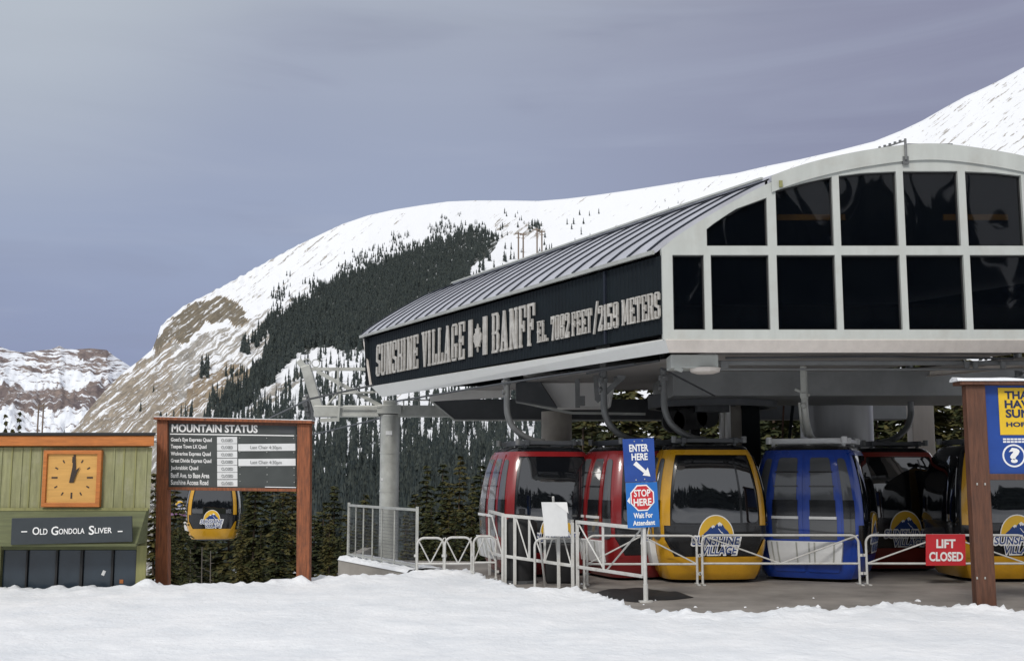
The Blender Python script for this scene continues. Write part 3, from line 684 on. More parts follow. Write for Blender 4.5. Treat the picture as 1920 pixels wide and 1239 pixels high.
def make_cabin(label, paint, loc, yaw, group, dark_rail=True, near=True, hang=1.9):
    c = local('gondola_cabin', label, 'gondola cabin', loc, yaw, group)
    n = 48; nt = 22; vs = []; fs = []
    for j in range(nt + 1):
        t = j / nt
        for face in ('-Y', '+X', '+Y', '-X'):
            for i in range(n // 4):
                s = math.sin((-1 + 2 * i / (n // 4)) * math.pi / 4) / math.sin(math.pi / 4) * .875
                vs.append(cpoint(face, s, t, -.012))
    for j in range(nt):
        for i in range(n): fs.append((j * n + i, j * n + (i + 1) % n, (j + 1) * n + (i + 1) % n, (j + 1) * n + i))
    k = len(vs); vs += [Vector((v.x * .9, v.y * .9, CH + .05)) for v in vs[nt * n:nt * n + n]]; vs.append(Vector((0, 0, CH + .075)))
    for i in range(n): fs.append((nt * n + i, nt * n + (i + 1) % n, k + (i + 1) % n, k + i)); fs.append((k + i, k + (i + 1) % n, k + n))
    k = len(vs); vs += [Vector((v.x * .8, v.y * .8, -.06)) for v in vs[:n]]; vs.append(Vector((0, 0, -.06)))
    for i in range(n): fs.append(((i + 1) % n, i, k + i, k + (i + 1) % n)); fs.append((k + (i + 1) % n, k + i, k + n))
    mb = MB(); mb.add(vs, fs); mb.build('body', M_cblack, c, smooth=True, angle=55)
    # painted frame: pillars, header, lower tray
    def pp(name, m, par, *a, **k): q_ = MB(); patch(q_, *a, **k); return q_.build(name, m, par, smooth=True)
    for f in ('-Y', '+Y'):
        for s0, s1 in ((-.89, -.77), (.77, .89)): pp('corner_pillar', paint, c, f, s0, s1, .41, .985, .006, ns=4, nt=20)
        pp('header_band', paint, c, f, -.78, .78, .945, .985, .008, nt=4)
        tr = pp('lower_tray', paint, c, f, -.89, .89, 0, .175, .008, nt=6)
        pp('tray_corner', paint, tr, f, -.89, -.72, .16, .30, .007, ns=4, nt=5, sl1=.14); pp('tray_corner', paint, tr, f, .72, .89, .16, .30, .007, ns=4, nt=5, sl0=.14)
    mb = MB()
    patch(mb, '-X', -.88, .88, .0, .985, .004, ns=24, nt=24)
    mb.build('door_panel', paint, c, smooth=True)
    pp('lower_tray', paint, c, '+X', -.86, .86, 0, .16, .008, nt=5)
    for f in ('-Y', '+Y', '+X'):
        mb = MB(); s = .745 if f != '+X' else .78; patch(mb, f, -s, s, .43, .94, .010, rnd=.10, sl0=.05, sl1=.05, nt=24); wnd = mb.build('window', M_cglass, c, smooth=True)
        if near:
            mb = MB(); patch(mb, f, -.76, .76, .405, .42, .010, nt=2); mb.build('window_seal', M_cblack, wnd, smooth=True)
            if f == '-Y' or f == '+Y':
                mb = MB(); patch(mb, f, .42, .46, .43, .92, .011, ns=2); mb.build('window_divider', M_cblack, wnd, smooth=True)
    for f in ('-Y', '+Y'): logo_on(c, f)
    # sliding doors with racks on -X, side lights
    for s0, s1 in ((-.62, -.025), (.025, .62)):
        mb = MB(); patch(mb, '-X', s0, s1, .05, .965, .020, ns=8, nt=24, rnd=.03); dr = mb.build('door', paint, c, smooth=True)
        a, b = s0 + .10, s1 - .10
        mb = MB(); patch(mb, '-X', a, b, .50, .925, .032, ns=8, nt=20, rnd=.05); mb.build('door_window', M_cgrey, dr, smooth=True)
        mb = MB(); patch(mb, '-X', a - .02, b + .02, .47, .60, .042, ns=8); mb.build('door_belt', M_cblack, dr, smooth=True)
        mb = MB(); patch(mb, '-X', a - .03, b + .03, .30, .455, .034, ns=8); mb.build('lower_window', M_cgrey, dr, smooth=True)
        mb = MB(); patch(mb, '-X', a - .03, b + .03, .455, .475, .062, ns=4, nt=2, rim=.05); mb.build('grab_rail', M_plate, dr)
        mb = MB()
        for t in (.70, .81): patch(mb, '-X', a - .02, b + .02, t, t + .010, .042, ns=3, nt=1, rim=.015)
        mb.build('door_bar', M_cblack, dr)
        mb = MB(); patch(mb, '-X', s0 - .03, s1 + .03, .115, .285, .11, ns=3, nt=2, rim=.10)
        rk = mb.build('ski_rack', M_plate, dr, bevel=.01)
        for q in (.08, .24, .80): s = s0 + (s1 - s0) * q; mb = MB(); patch(mb, '-X', s, s + .025, .12, .28, .118, ns=1, nt=2, rim=.01); mb.build('rack_slot', M_galv, rk)
    for s0, s1 in ((-.84, -.66), (.66, .84)):
        mb = MB(); patch(mb, '-X', s0, s1, .30, .92, .022, ns=6, nt=20, rnd=.06, sl0=.03 if s0 < 0 else 0, sl1=.03 if s0 > 0 else 0); sdl = mb.build('side_light', M_cgrey, c, smooth=True)
        mb = MB(); patch(mb, '-X', s0, s1, .46, .60, .030, ns=6); mb.build('window_belt', M_cblack, sdl, smooth=True)
    # roof rack
    mb = MB(); z = CH + .13; mr = M_dgrey if dark_rail else M_plate
    for sx in (-.46, .46):
        mb.box((sx, 0, z), (.07, 1.5, .10)); mb.box((0, sx * 1.45, z), (1.2, .07, .07))
        for sy in (-.62, 0, .62): mb.box((sx, sy, z - .08), (.05, .06, .10))
    mb.box((0, 0, z), (.40, 1.0, .05))
    rail = mb.build('roof_rack', mr, c, bevel=.008)
    if near:
        mb = MB()
        for sx, sy in ((-.62, -.66), (.62, -.66), (-.62, .66), (.62, .66)):
            mb.tube([(sx, sy, z - .04), (sx, sy, z + .07)], .05, 10)
        mb.build('rubber_buffer', M_plate if not dark_rail else M_hang, rail, smooth=True)
    # hanger: up from the roof centre, sweeping out over the door side
    zt = CH + hang
    hp = [Vector((.10, 0, z + .03)), Vector((-.12, 0, z + .06)), Vector((-.34, 0, z + .16)), Vector((-.54, 0, z + .34)), Vector((-.63, 0, z + .56)), Vector((-.645, 0, z + .85)), Vector((-.645, 0, zt))]
    sm = []
    for i in range(len(hp) - 1):
        for q in range(4):
            t = q / 4; p0, p1, p2, p3 = hp[max(i - 1, 0)], hp[i], hp[i + 1], hp[min(i + 2, len(hp) - 1)]
            sm.append(.5 * ((2 * p1) + (p2 - p0) * t + (2 * p0 - 5 * p1 + 4 * p2 - p3) * t * t + (3 * p1 - p0 - 3 * p2 + p3) * t ** 3))
    sm.append(hp[-1])
    mb = MB(); mb.tube(sm, .062, 12); mb.tube([p + Vector((.0, .085, 0)) for p in sm[6:-6]], .028, 8); hg = mb.build('hanger', M_hang if dark_rail else M_galv, c, smooth=True)
    mb = MB(); mb.box((-.66, 0, zt + .03), (.14, .34, .16)); mb.box((-.66, .0, zt - .30), (.10, .10, .8)); mb.box((-.66, .0, zt - .62), (.16, .12, .10)); mb.bar((-.66, -.10, zt - .62), (-.66, .16, zt - .50), .05, .05); mb.tube([(-.74, 0, zt - .8), (-.60, 0, zt - .8)], .05, 10)
    mb.build('grip', M_hang if dark_rail else M_galv, hg, bevel=.012)
    return c
def cab_at(px, py, Y): p = at(px, py, Y); return p
G = 'gondola cabins parked in the station'
p = at(1318, 1080, 20.35); make_cabin('yellow framed gondola cabin facing forward with logo, beside the blue cabin', M_cy, (p.x, 20.35, .06), R(4), G)
p = at(1533, 1080, 20.55); make_cabin('blue gondola cabin showing its double doors with white ski racks', M_cb, (p.x, 20.55, .06), R(64), G, dark_rail=False, hang=1.55)
p = at(1012, 1066, 21.5); make_cabin('red gondola cabin farthest left under the station, door racks turned to the left', M_cr, (p.x, 21.5, .05), R(16), G)
p = at(1196, 1072, 20.9); make_cabin('red gondola cabin half hidden behind the blue enter sign', M_cr, (p.x, 20.9, .05), R(20), G)
p = at(1662, 1066, 22.6); make_cabin('dark red gondola cabin in the shade between the blue and right yellow cabins', M_cdr, (p.x, 22.6, .06), R(184), G)
p = at(1864, 1076, 20.5); make_cabin('yellow gondola cabin behind the brown sign post, black glass side showing', M_cy, (p.x, 20.5, .06), R(181), G)
G2 = 'gondola cabins out on the line'
p = at(402, 1008, 44); CABF = make_cabin('distant yellow gondola cabin hanging below the mountain status board', M_cy, tuple(p), R(8), G2, near=False, hang=1.5)
p = at(341, 967, 80); CABP = make_cabin('tiny violet gondola cabin far down the line left of the yellow one', M_cp, tuple(p), R(6), G2, near=False, hang=1.5)

# ------------------------------------------------------------------ barriers
def barrier(px0, px1, pt, pb, pl, Y, label, brace, group, zb=0.):
    """tube barrier with rounded top corners; pt/pb/pl rows of top rail, bottom rail and feet"""
    x0, x1 = at(px0, pb, Y).x, at(px1, pb, Y).x; zt = at((px0 + px1) / 2, pt, Y).z; zm = at((px0 + px1) / 2, pb, Y).z; r = .021
    o = thing('crowd_barrier', label, 'barrier', ((x0 + x1) / 2, Y, zb), group)
    rad = .13; pts = [Vector((x0, Y, zb))] + [Vector((x0 + rad - rad * math.cos(a * math.pi / 12), Y, zt - rad + rad * math.sin(a * math.pi / 12))) for a in range(7)] + [Vector((x1 - rad + rad * math.sin(a * math.pi / 12), Y, zt - rad + rad * math.cos(a * math.pi / 12))) for a in range(7)] + [Vector((x1, Y, zb))]
    mb = MB(); mb.tube(pts, r, 10); mb.build('frame', M_bar, o, smooth=True)
    mb = MB(); mb.tube([(x0, Y, zm), (x1, Y, zm)], r * .9, 8); mb.build('bottom_rail', M_bar, o, smooth=True)
    xm = (x0 + x1) / 2
    for (a, b), (c, d) in brace:
        mb = MB(); L_ = lambda f, g: Vector((x0 + (x1 - x0) * f, Y + .0, zm + (zt - zm) * g)); mb.tube([L_(a, b), L_(c, d)], r * .62, 6); mb.build('brace', M_bar, o, smooth=True)
    for xx in (x0, x1):
        mb = MB(); mb.box((xx, Y, zb + .012), (.05, .34, .02)); mb.build('foot', M_bar, o)
    for xx in (x0 - .03, x1 + .03):
        for dz in (.14, -.16): mb = MB(); mb.box((xx, Y, zm + dz), (.05, .045, .045)); mb.build('hinge', M_bar, o)
    return o
V_ = [((0, 1), (.5, 0)), ((.5, 0), (1, 1))]; A_ = [((0, 0), (.5, 1)), ((.5, 1), (1, 0))]
G = 'white tube barriers along the platform'
YB = on(1400, 1096, 0).y
barrier(1101, 1307, 1004, 1057, 1097, YB, 'white tube barrier directly behind the blue enter sign pole', A_, G)
barrier(1317, 1611, 1003, 1056, 1097, YB, 'long white tube barrier in front of the blue cabin', V_, G)
barrier(1625, 1925, 1003, 1056, 1097, YB, 'white tube barrier carrying the red lift closed sign', A_, G)
barrier(1938, 2230, 1003, 1056, 1097, YB, 'white tube barrier at the right edge behind the brown sign post', V_, G)
G = 'small white barriers at the platform corner'
Yl = 20.6
barrier(782, 832, 1008, 1056, 1074, Yl, 'small white barrier farthest left beside the railing corner', V_, G)
barrier(834, 884, 1007, 1056, 1074, Yl - .05, 'small white barrier second from the railing corner', V_, G)
barrier(888, 930, 1005, 1054, 1078, Yl - .15, 'small white barrier next to the red cabin rack', A_, G)
barrier(1003, 1096, 1009, 1150, 1096, 18.7, 'low rounded white hoop barrier around the black bin', [], 'hoop barrier')
# queue fence: three flat-bar panels running towards the camera
def fence_panel(p0, p1, q0, q1, posts, braces, label):
    """p = (px,top,railbottom,foot) at both ends"""
    A, B = on(p0[0], p0[3]), on(p1[0], p1[3])
    o = thing('queue_fence', label, 'fence panel', ((A + B) / 2)[:], 'white queue fence panels')
    zt0, zt1 = at(p0[0], p0[1], A.y).z, at(p1[0], p1[1], B.y).z; zm0, zm1 = at(p0[0], p0[2], A.y).z, at(p1[0], p1[2], B.y).z
    zt = (zt0 + zt1) / 2; zm = (zm0 + zm1) / 2
    P = lambda f, z: Vector((A.x + (B.x - A.x) * f, A.y + (B.y - A.y) * f, z))
    mb = MB(); mb.bar(P(-.01, zt0), P(1.01, zt1), .05, .055); mb.build('top_rail', M_bar, o, bevel=.006)
    mb = MB(); mb.bar(P(0, zm0), P(1, zm1), .045, .05); mb.build('bottom_rail', M_bar, o, bevel=.006)
    zz = lambda f: zt0 + (zt1 - zt0) * f - .02; zn = lambda f: zm0 + (zm1 - zm0) * f
    for f, leg in posts:
        mb = MB(); mb.bar(P(f, 0.0 if leg else zn(f)), P(f, zz(f)), .055 if leg else .04, .055 if leg else .03, up=Y_); mb.build('post' if leg else 'baluster', M_bar, o, bevel=.005)
    for f, g in braces:
        mb = MB(); mb.bar(P(f, zz(f)), P(g, zn(g)), .022, .022, up=Y_); mb.build('brace', M_bar, o)
fence_panel((918, 958, 1035, 1078), (943, 965, 1042, 1094), 0, 0, ((0, 1), (1, 1)), ((0.1, .95),), 'short white queue fence panel turning back towards the red cabin')
fence_panel((947, 966, 1042, 1094), (1074, 977, 1060, 1104), 0, 0, ((.0, 1), (.15, 1), (.37, 0), (.60, 0), (.80, 1), (1, 1)), ((.17, .36), (.36, .58), (.79, .60), (.81, .98)), 'white queue fence panel in front of the black bin')
fence_panel((1083, 978, 1062, 1104), (1206, 990, 1080, 1126), 0, 0, ((0, 1), (.42, 0), (1, 0)), ((.02, .44), (.98, .46)), 'white queue fence panel ending at the blue enter sign')
# sign easel with a blank white board
Ye = 18.35; e0_ = at(1040, 1096, Ye)
es = thing('notice_easel', 'blank white notice board clipped to a tilted white stand', 'notice board', (e0_.x, Ye, 0))
mb = MB(); mb.poly([at(1015, 941, Ye), at(1062, 941, Ye), at(1066, 1005, Ye), at(1022, 1005, Ye)], FN, .02); bd = mb.build('board', M_plate, es, bevel=.004)
mb = MB(); mb.poly([at(1041, 943, Ye - .01), at(1063, 941, Ye - .01), at(1066, 962, Ye - .01)], FN, .006); mb.build('torn_sheet', M_lw, bd)
mb = MB(); mb.tube([at(1037, 931, Ye + .03), on(1050, 1096)], .02, 8); mb.tube([at(1012, 1010, Ye + .05), on(1022, 1098)], .018, 8); mb.build('stand', M_bar, es, smooth=True)
# black bin
b0 = on(1052, 1091)
bn = thing('litter_bin', 'tall black litter bin behind the white queue fence', 'bin', (b0.x, b0.y, 0)); 
wv = at(1085, 1091, b0.y).x - at(1020, 1091, b0.y).x; hv = at(1052, 1016, b0.y).z
mb = MB(); w2 = wv / 2; q = lambda f, z: [Vector((b0.x - w2 * f, b0.y - w2 * f, z)), Vector((b0.x + w2 * f, b0.y - w2 * f, z)), Vector((b0.x + w2 * f, b0.y + w2 * f, z)), Vector((b0.x - w2 * f, b0.y + w2 * f, z))]
mb.hexa(q(.88, 0), q(1, hv)); mb.build('body', M_black, bn, bevel=.03)
mb = MB(); mb.hexa(q(1.05, hv), q(.9, hv + .07)); mb.build('lid', M_dgrey, bn, bevel=.02)
# covered control unit next to the first red cabin (dark rounded hood)
h0 = at(975, 1085, 19.6)
hd = thing('covered_console', 'dark tarpaulin covered console in front of the first red cabin', 'console', (h0.x, 19.6, 0))
mb = MB(); a = at(948, 963, 19.6); b = at(1004, 963, 19.6); zc = at(975, 995, 19.6).z
mb.tube([(h0.x, 19.6, .02), (h0.x, 19.6, zc), (h0.x, 19.6, zc + .14), (h0.x, 19.6, zc + .22), (h0.x, 19.6, zc + .25)], [.24, .30, .29, .20, .05], 20); mb.build('cover', M_black, hd, smooth=True, angle=70)
mb = MB(); mb.tube([(h0.x, 19.6, .0), (h0.x, 19.6, .05)], .3, 16); mb.build('base', M_dgrey, hd)
# ------------------------------------------------------------------ enter / stop sign
s0 = on(1211, 1128)
es = thing('enter_sign', 'leaning white pole with blue ENTER HERE and STOP HERE plates', 'sign', (s0.x, s0.y, 0)); Ys = s0.y
mb = MB(); mb.tube([(s0.x, Ys, 0), at(1205, 830, Ys)], .028, 10); mb.tube([(s0.x, Ys, 0), (s0.x, Ys, .26)], .036, 10); mb.build('pole', M_bar, es, smooth=True)
mb = MB(); mb.tube([(s0.x, Ys, 0.0), (s0.x, Ys, .02)], .11, 14); mb.build('base_plate', M_bar, es)
def plate(parent, corners, Y, m, name, th=.012, rad=0):
    mb = MB(); P4 = [at(a, b, Y) for a, b in corners]; mb.poly(P4, FN, th); o = mb.build(name, m, parent, bevel=.004); return o, P4
def frame_of(P4):   # lower-left origin and axes
    o = P4[3]; ux = (P4[2] - P4[3]); uz = (P4[0] - P4[3]); return o, ux, uz
def ptext(parent, P4, body, u0, u1, v0, v1, m, name='lettering', bold=.0, d=.003):
    o, ux, uz = frame_of(P4); W_, H_ = ux.length, uz.length; a, b = ux.normalized(), uz.normalized(); n = a.cross(b).normalized(); n = n if n.y < 0 else -n
    mb = MB(); mb.text(body, (0, 0, 0), X, Z, (u1 - u0) * W_, (v1 - v0) * H_, .003, bold, fn=lambda x, y, e: o + a * (u0 * W_ + x) + b * (v0 * H_ + y) + n * (d + e)); return mb.build(name, m, parent)
def ppoly(parent, P4, uv, m, name, d=.003):
    o, ux, uz = frame_of(P4); n = ux.cross(uz).normalized(); n = n if n.y < 0 else -n
    mb = MB(); mb.poly([o + ux * u + uz * v + n * (d + .002) for u, v in uv], n, .003); return mb.build(name, m, parent)
pl, P4 = plate(es, [(1167, 823), (1226, 821), (1230, 902), (1172, 904)], Ys - .045, M_blue, 'enter_plate')
ptext(pl, P4, 'ENTER', .20, .82, .70, .87, M_lw, bold=.03); ptext(pl, P4, 'HERE', .26, .78, .50, .66, M_lw, bold=.03)
ppoly(pl, P4, [(.30, .40), (.40, .48), (.70, .255), (.76, .33), (.83, .12), (.58, .15), (.63, .20)], M_lw, 'arrow')
for u, v in ((.38, .94), (.64, .95), (.36, .05), (.64, .06)):
    ppoly(pl, P4, [(u + .022 * math.cos(k), v + .016 * math.sin(k)) for k in [i * math.pi / 4 for i in range(8)]], M_galv, 'bolt')
pl, P4 = plate(es, [(1173, 905), (1232, 903), (1237, 987), (1177, 990)], Ys - .045, M_blue2, 'stop_plate')
oc = lambda r, ry: [(.50 + r * math.cos(math.pi / 8 + i * math.pi / 4), .655 + ry * math.sin(math.pi / 8 + i * math.pi / 4)) for i in range(8)]
ppoly(pl, P4, oc(.40, .31), M_lw, 'octagon_border'); ppoly(pl, P4, oc(.36, .28), M_red, 'octagon', .006)
ptext(pl, P4, 'STOP', .24, .76, .68, .84, M_lw, bold=.025, d=.010); ptext(pl, P4, 'HERE', .22, .78, .48, .64, M_lw, bold=.025, d=.010)
ptext(pl, P4, 'Wait For', .20, .80, .21, .33, M_lw, bold=.03); ptext(pl, P4, 'Attendant', .17, .86, .05, .16, M_lw, bold=.03)
ppoly(pl, P4, [(.02, .60), (.11, .69), (.11, .53)], M_lw, 'pointer')
# rubber mat
mt = MB(); NM = 40
def matp(i, j):
    u, v = i / NM, j / 10; px = 1108 + (1300 - 1108) * u; hw = 12.5 * max(0, (1 - abs(2 * u ** .75 - 1) ** 1.7)) * (1 + .12 * math.sin(u * 17)) + .4
    p = on(px, 1117 + 3 * u - hw * .2 + hw * (.5 - v) * 1.9, 0)
    e = min(u, 1 - u) * 6; f = min(1, e) * math.sin(math.pi * v) ** .6 if 0 < v < 1 else 0
    return Vector((p.x, p.y, .008 + f * (.055 + .025 * noise.noise((p.x * 4, p.y * 3, 0)))))
vs = [matp(i, j) for j in range(11) for i in range(NM + 1)]; fs = [(j * (NM + 1) + i, j * (NM + 1) + i + 1, (j + 1) * (NM + 1) + i + 1, (j + 1) * (NM + 1) + i) for j in range(10) for i in range(NM)]
mt.add(vs, fs); o = mt.build('rubber_mat', M_black, None, smooth=True); tag(o, 'crumpled black rubber mat lying on the platform by the enter sign', 'mat')
# ------------------------------------------------------------------ lift closed sign
lc = thing('closed_sign', 'red LIFT CLOSED sign hung on the white barrier', 'sign', at(1773, 1060, YB - .04))
pl, P4 = plate(lc, [(1736, 1001), (1810, 1001), (1811, 1060), (1736, 1060)], YB - .04, M_red, 'plate')
ptext(pl, P4, 'LIFT', .26, .74, .56, .84, M_lw, bold=.035); ptext(pl, P4, 'CLOSED', .08, .93, .14, .44, M_lw, bold=.035)
mb = MB(); 
for px in (1748, 1800): mb.tube([at(px, 1004, YB - .035), at(px, 1000, YB), at(px, 1004, YB + .025)], .006, 6)
mb.build('hook', M_galv, lc)
# ------------------------------------------------------------------ right notice sign
Yr = on(1845, 1146).y; rb = at(1838, 1146, Yr); xb = rb.x
rs = thing('notice_sign', 'brown timber sign frame with blue panel and yellow poster, snow along its top', 'sign', (xb + .9, Yr, 0))
ang = R(0); ztop = at(1830, 722, Yr).z
xL, xR_ = at(1820, 900, Yr).x, at(1857, 900, Yr).x; dp = .16
mb = MB(); mb.span((xL, Yr, -.2), (xR_, Yr + dp, ztop)); mb.build('post', M_brown, rs, bevel=.012)
mb = MB(); mb.span((xL + 2.6, Yr, -.2), (xR_ + 2.6, Yr + dp, ztop)); mb.build('post', M_brown, rs, bevel=.012)
mb = MB()
for a in (1832, 1847):
    for b in (907, 1083): mb.box(at(a, b, Yr - .004), (.018, .012, .03))
mb.build('bolt', M_galv, rs)
zpb, zpt = at(1870, 888, Yr).z, at(1870, 727, Yr).z
mb = MB(); mb.span((xL - .1, Yr - .06, ztop + .003), (xR_ + 2.72, Yr + dp + .06, ztop + .055)); mb.build('top_beam', M_brown, rs, bevel=.01)
mb = MB(); mb.span((xR_ + .002, Yr + .03, zpb - .085), (xL + 2.598, Yr + .15, zpb)); mb.build('bottom_beam', M_brown, rs, bevel=.008)
mb = MB(); mb.span((xR_ + .002, Yr + .08, zpb + .002), (xL + 2.598, Yr + .13, ztop)); bp = mb.build('panel', M_blue, rs)
vs = []; fs = []; nn = 60
for i in range(nn + 1):
    x = xL - .14 + (2.6 + xR_ - xL + .30) * i / nn; h = .045 + .02 * noise.noise((x * 3, 1, 1)); 
    vs += [(x, Yr - .08, ztop + .056), (x, Yr - .06, ztop + .056 + h * .8), (x, Yr + .12, ztop + .056 + h * 1.3), (x, Yr + dp + .05, ztop + .056 + h * .6), (x, Yr + dp + .06, ztop + .056)]
for i in range(nn):
    for e in range(5): a = i * 5; fs.append((a + e, a + 5 + e, a + 5 + (e + 1) % 5, a + (e + 1) % 5))
fs += [(0, 1, 2, 3, 4), tuple(nn * 5 + e for e in (4, 3, 2, 1, 0))]
mb = MB(); mb.add(vs, fs); mb.build('snow_cap', M_snow, rs, smooth=True)
Yp = Yr + .078
x0, x1 = at(1873, 770, Yp).x, at(1873, 770, Yp).x + 1.1; z0_, z1_ = at(1875, 815, Yp).z, at(1875, 727, Yp).z
mb = MB(); mb.span((x0, Yp - .008, z0_), (x1, Yp, z1_)); ps = mb.build('poster', M_yel, bp)
for t_, px, w_, ya, yb_ in (('THA', 1884, 44, 733, 748), ('HAV', 1884, 46, 750, 765), ('SUN', 1886, 45, 767, 783), ('HOP', 1887, 36, 791, 800)):
    a = at(px, yb_, Yp - .009); b = at(px + w_, ya, Yp - .009); mb = MB(); mb.text(t_, a, X, Z, b.x - a.x, b.z - a.z, .003, .035); mb.build('lettering', M_navyink, ps)
a, b = at(1881, 830, Yp), at(1990, 822, Yp)
mb = MB()
for k_ in range(2):
    z = at(1890, 823 + 5 * k_, Yp).z; 
    for i in range(16):
        mb.span((a.x + i * .052, Yp - .003, z - .011), (a.x + i * .052 + .043, Yp + .004, z + .011))
mb.build('fine_print', M_lw, bp)
cq = at(1901, 854, Yp); rr = .158
mb = MB(); ring = lambda r: [(cq.x + r * math.cos(i * math.pi / 24), cq.z + r * math.sin(i * math.pi / 24)) for i in range(48)]
mb.holed(ring(rr), [ring(rr * .86)], lambda x, z: Vector((x, Yp - .003, z)), FN, .005); mb.build('info_ring', M_lw, bp)
mb = MB(); mb.text('?', (cq.x - .07, Yp - .003, cq.z - .10), X, Z, .15, .21, .004, .05); mb.build('question_mark', M_lw, bp)
# ------------------------------------------------------------------ mountain status board
Yst = on(570, 1097).y + .1
st = thing('status_board', 'brown timber board headed MOUNTAIN STATUS on two posts in the snow', 'sign', (at(436, 1097, Yst).x, Yst, 0))
for px0, px1, px0b, px1b, pt, pb in ((294, 314, 290, 314, 787, 1104), (557, 582, 555, 580, 794, 1104)):
    a0, a1 = at(px0, pt, Yst), at(px1, pt, Yst); b0_, b1 = at(px0b, pb, Yst), at(px1b, pb, Yst); dd = Y_ * .20
    mb = MB(); mb.hexa([b0_, b1, b1 + dd, b0_ + dd], [a0, a1, a1 + dd, a0 + dd]); mb.build('post', M_orange, st, bevel=.012)
mb = MB(); a, b = at(290, 784.5, Yst), at(586, 791.5, Yst); mb.bar(a + Y_ * .08, b + Y_ * .08, .30, .045, mi=0); tb = mb.build('top_beam', M_orange, st, bevel=.006)
mb = MB(); mb.bar(a + Y_ * .08 + Z * .031, b + Y_ * .08 + Z * .031, .27, .014); mb.build('snow_cap', M_snow, tb, bevel=.006)
mb = MB(); a, b = at(315.5, 789.5, Yst), at(556, 795, Yst); mb.bar(a + Y_ * .06, b + Y_ * .06, .10, .06); mb.build('header_beam', M_brown, st)
mb = MB(); a, b = at(315.5, 915.5, Yst), at(555.5, 918.5, Yst); mb.bar(a + Y_ * .07, b + Y_ * .07, .14, .05); lb = mb.build('bottom_beam', M_orange, st, bevel=.006)
mb = MB(); mb.bar(at(497, 912.6, Yst) + Y_ * .05, at(555, 913.5, Yst) + Y_ * .05, .12, .012); mb.build('snow_cap', M_snow, lb)
pl, P4 = plate(st, [(316, 791), (555, 796.5), (554, 915.5), (316, 913)], Yst + .06, mat('status_panel', (.055, .062, .060), .4, var=.2, scale=2, bump=.02), 'panel', .03)
o_, ux_, uz_ = frame_of(P4)
def uvp(px, py): u = (px - 316) / 239.; top = 791 + 5.5 * u; bot = 913 + 2.5 * u; return u, (bot - py) / (bot - top)
def uvr(px0, px1, py0, py1): return [uvp(px0, py1), uvp(px1, py1), uvp(px1, py0), uvp(px0, py0)]
def prow(body, px0, px1, py0, py1, m, bold=0, d=.003, parent=None):
    u0, v0 = uvp(px0, py1); u1, v1 = uvp(px1, py0); u1_, v1 = uvp(px0, py0); return ptext(parent or pl, P4, body, u0, u1, v0, v1, m, bold=bold, d=d)
prow('MOUNTAIN STATUS', 322, 485, 795, 810, M_lw, .03)
ppoly(pl, P4, [uvp(319, 814.5), uvp(554, 820), uvp(554, 818.2), uvp(319, 812.5)], M_lw, 'rule')
ppoly(pl, P4, uvr(526, 555, 797, 815), M_dgrey, 'header_patch', .002)
rows = ["Goat's Eye Express Quad", 'Teepee Town LX Quad', 'Wolverine Express Quad', 'Great Divide Express Quad', 'Jackrabbit Quad', 'Banff Ave. to Base Area', 'Sunshine Access Road']
ends = [398, 388, 396, 397, 372, 393, 391]; ys = [820, 833, 846.5, 859.5, 873, 886, 899]
for body, e, y in zip(rows, ends, ys): prow(body, 320.5, e, y, y + 9.5, M_lw, .02)
for i, y in enumerate([820, 833, 846.5, 860, 873, 886, 899.5]):
    tg = ppoly(pl, P4, uvr(408, 446, y, y + 12.2), M_plate, 'status_plate', .004)
    prow('CLOSED', 416, 438, y + 3.6, y + 9.0, M_lg, .01, .011, tg)
for y in (833.5, 861):
    tg = ppoly(pl, P4, uvr(448, 556, y, y + 13), M_plate, 'notice_strip', .004); prow('Last Chair 4:30pm', 471, 530, y + 3, y + 11, M_lg, 0, .011, tg)
mb = MB(); n_ = -ux_.cross(uz_).normalized(); n_ = n_ if n_.y < 0 else -n_
for px in (451, 502, 553):
    for y in (822, 848, 876, 889, 902):
        u, v = uvp(px, y + (px - 451) * .02); c = o_ + ux_ * u + uz_ * v; mb.tube([c, c + n_ * .012], .008, 6)
mb.build('hook', M_galv, pl)
# ------------------------------------------------------------------ green hut
Yh = 18.55
def hx(px, py=950): return at(px, py, Yh).x
def hz(py): return at(140, py, Yh).z
hut = thing('ticket_hut', 'flat roofed green timber hut with orange fascia at the left edge', 'hut', (hx(100), Yh, 0))
xl_h, xr_h = hx(-420), hx(281); dh = 3.6
def sk(mb, y0, z0, z1, xr, yb=None):      # the hut's plan is skewed: its right wall runs back to the left
    yb = yb or Yh + dh; sl = -.42
    c = lambda y: xr + (y - Yh) * sl
    q = lambda z: [Vector((xl_h, y0, z)), Vector((c(y0), y0, z)), Vector((c(yb), yb, z)), Vector((xl_h, yb, z))]
    mb.hexa(q(z0), q(z1))
mb = MB(); sk(mb, Yh, hz(956), hz(838), xr_h); sk(mb, Yh + .13, -.3, hz(957), xr_h - .01); wl = mb.build('wall', M_green, hut)
mb = MB(); rnd = random.Random(4); px = -415
while px < 279:
    if not (78 < px < 192): mb = MB(); mb.span((hx(px), Yh - .014, hz(954)), (hx(px) + .022, Yh + .0, hz(838))); mb.build('batten', M_greent if rnd.random() < .5 else M_green, wl)
    px += rnd.uniform(16, 24)

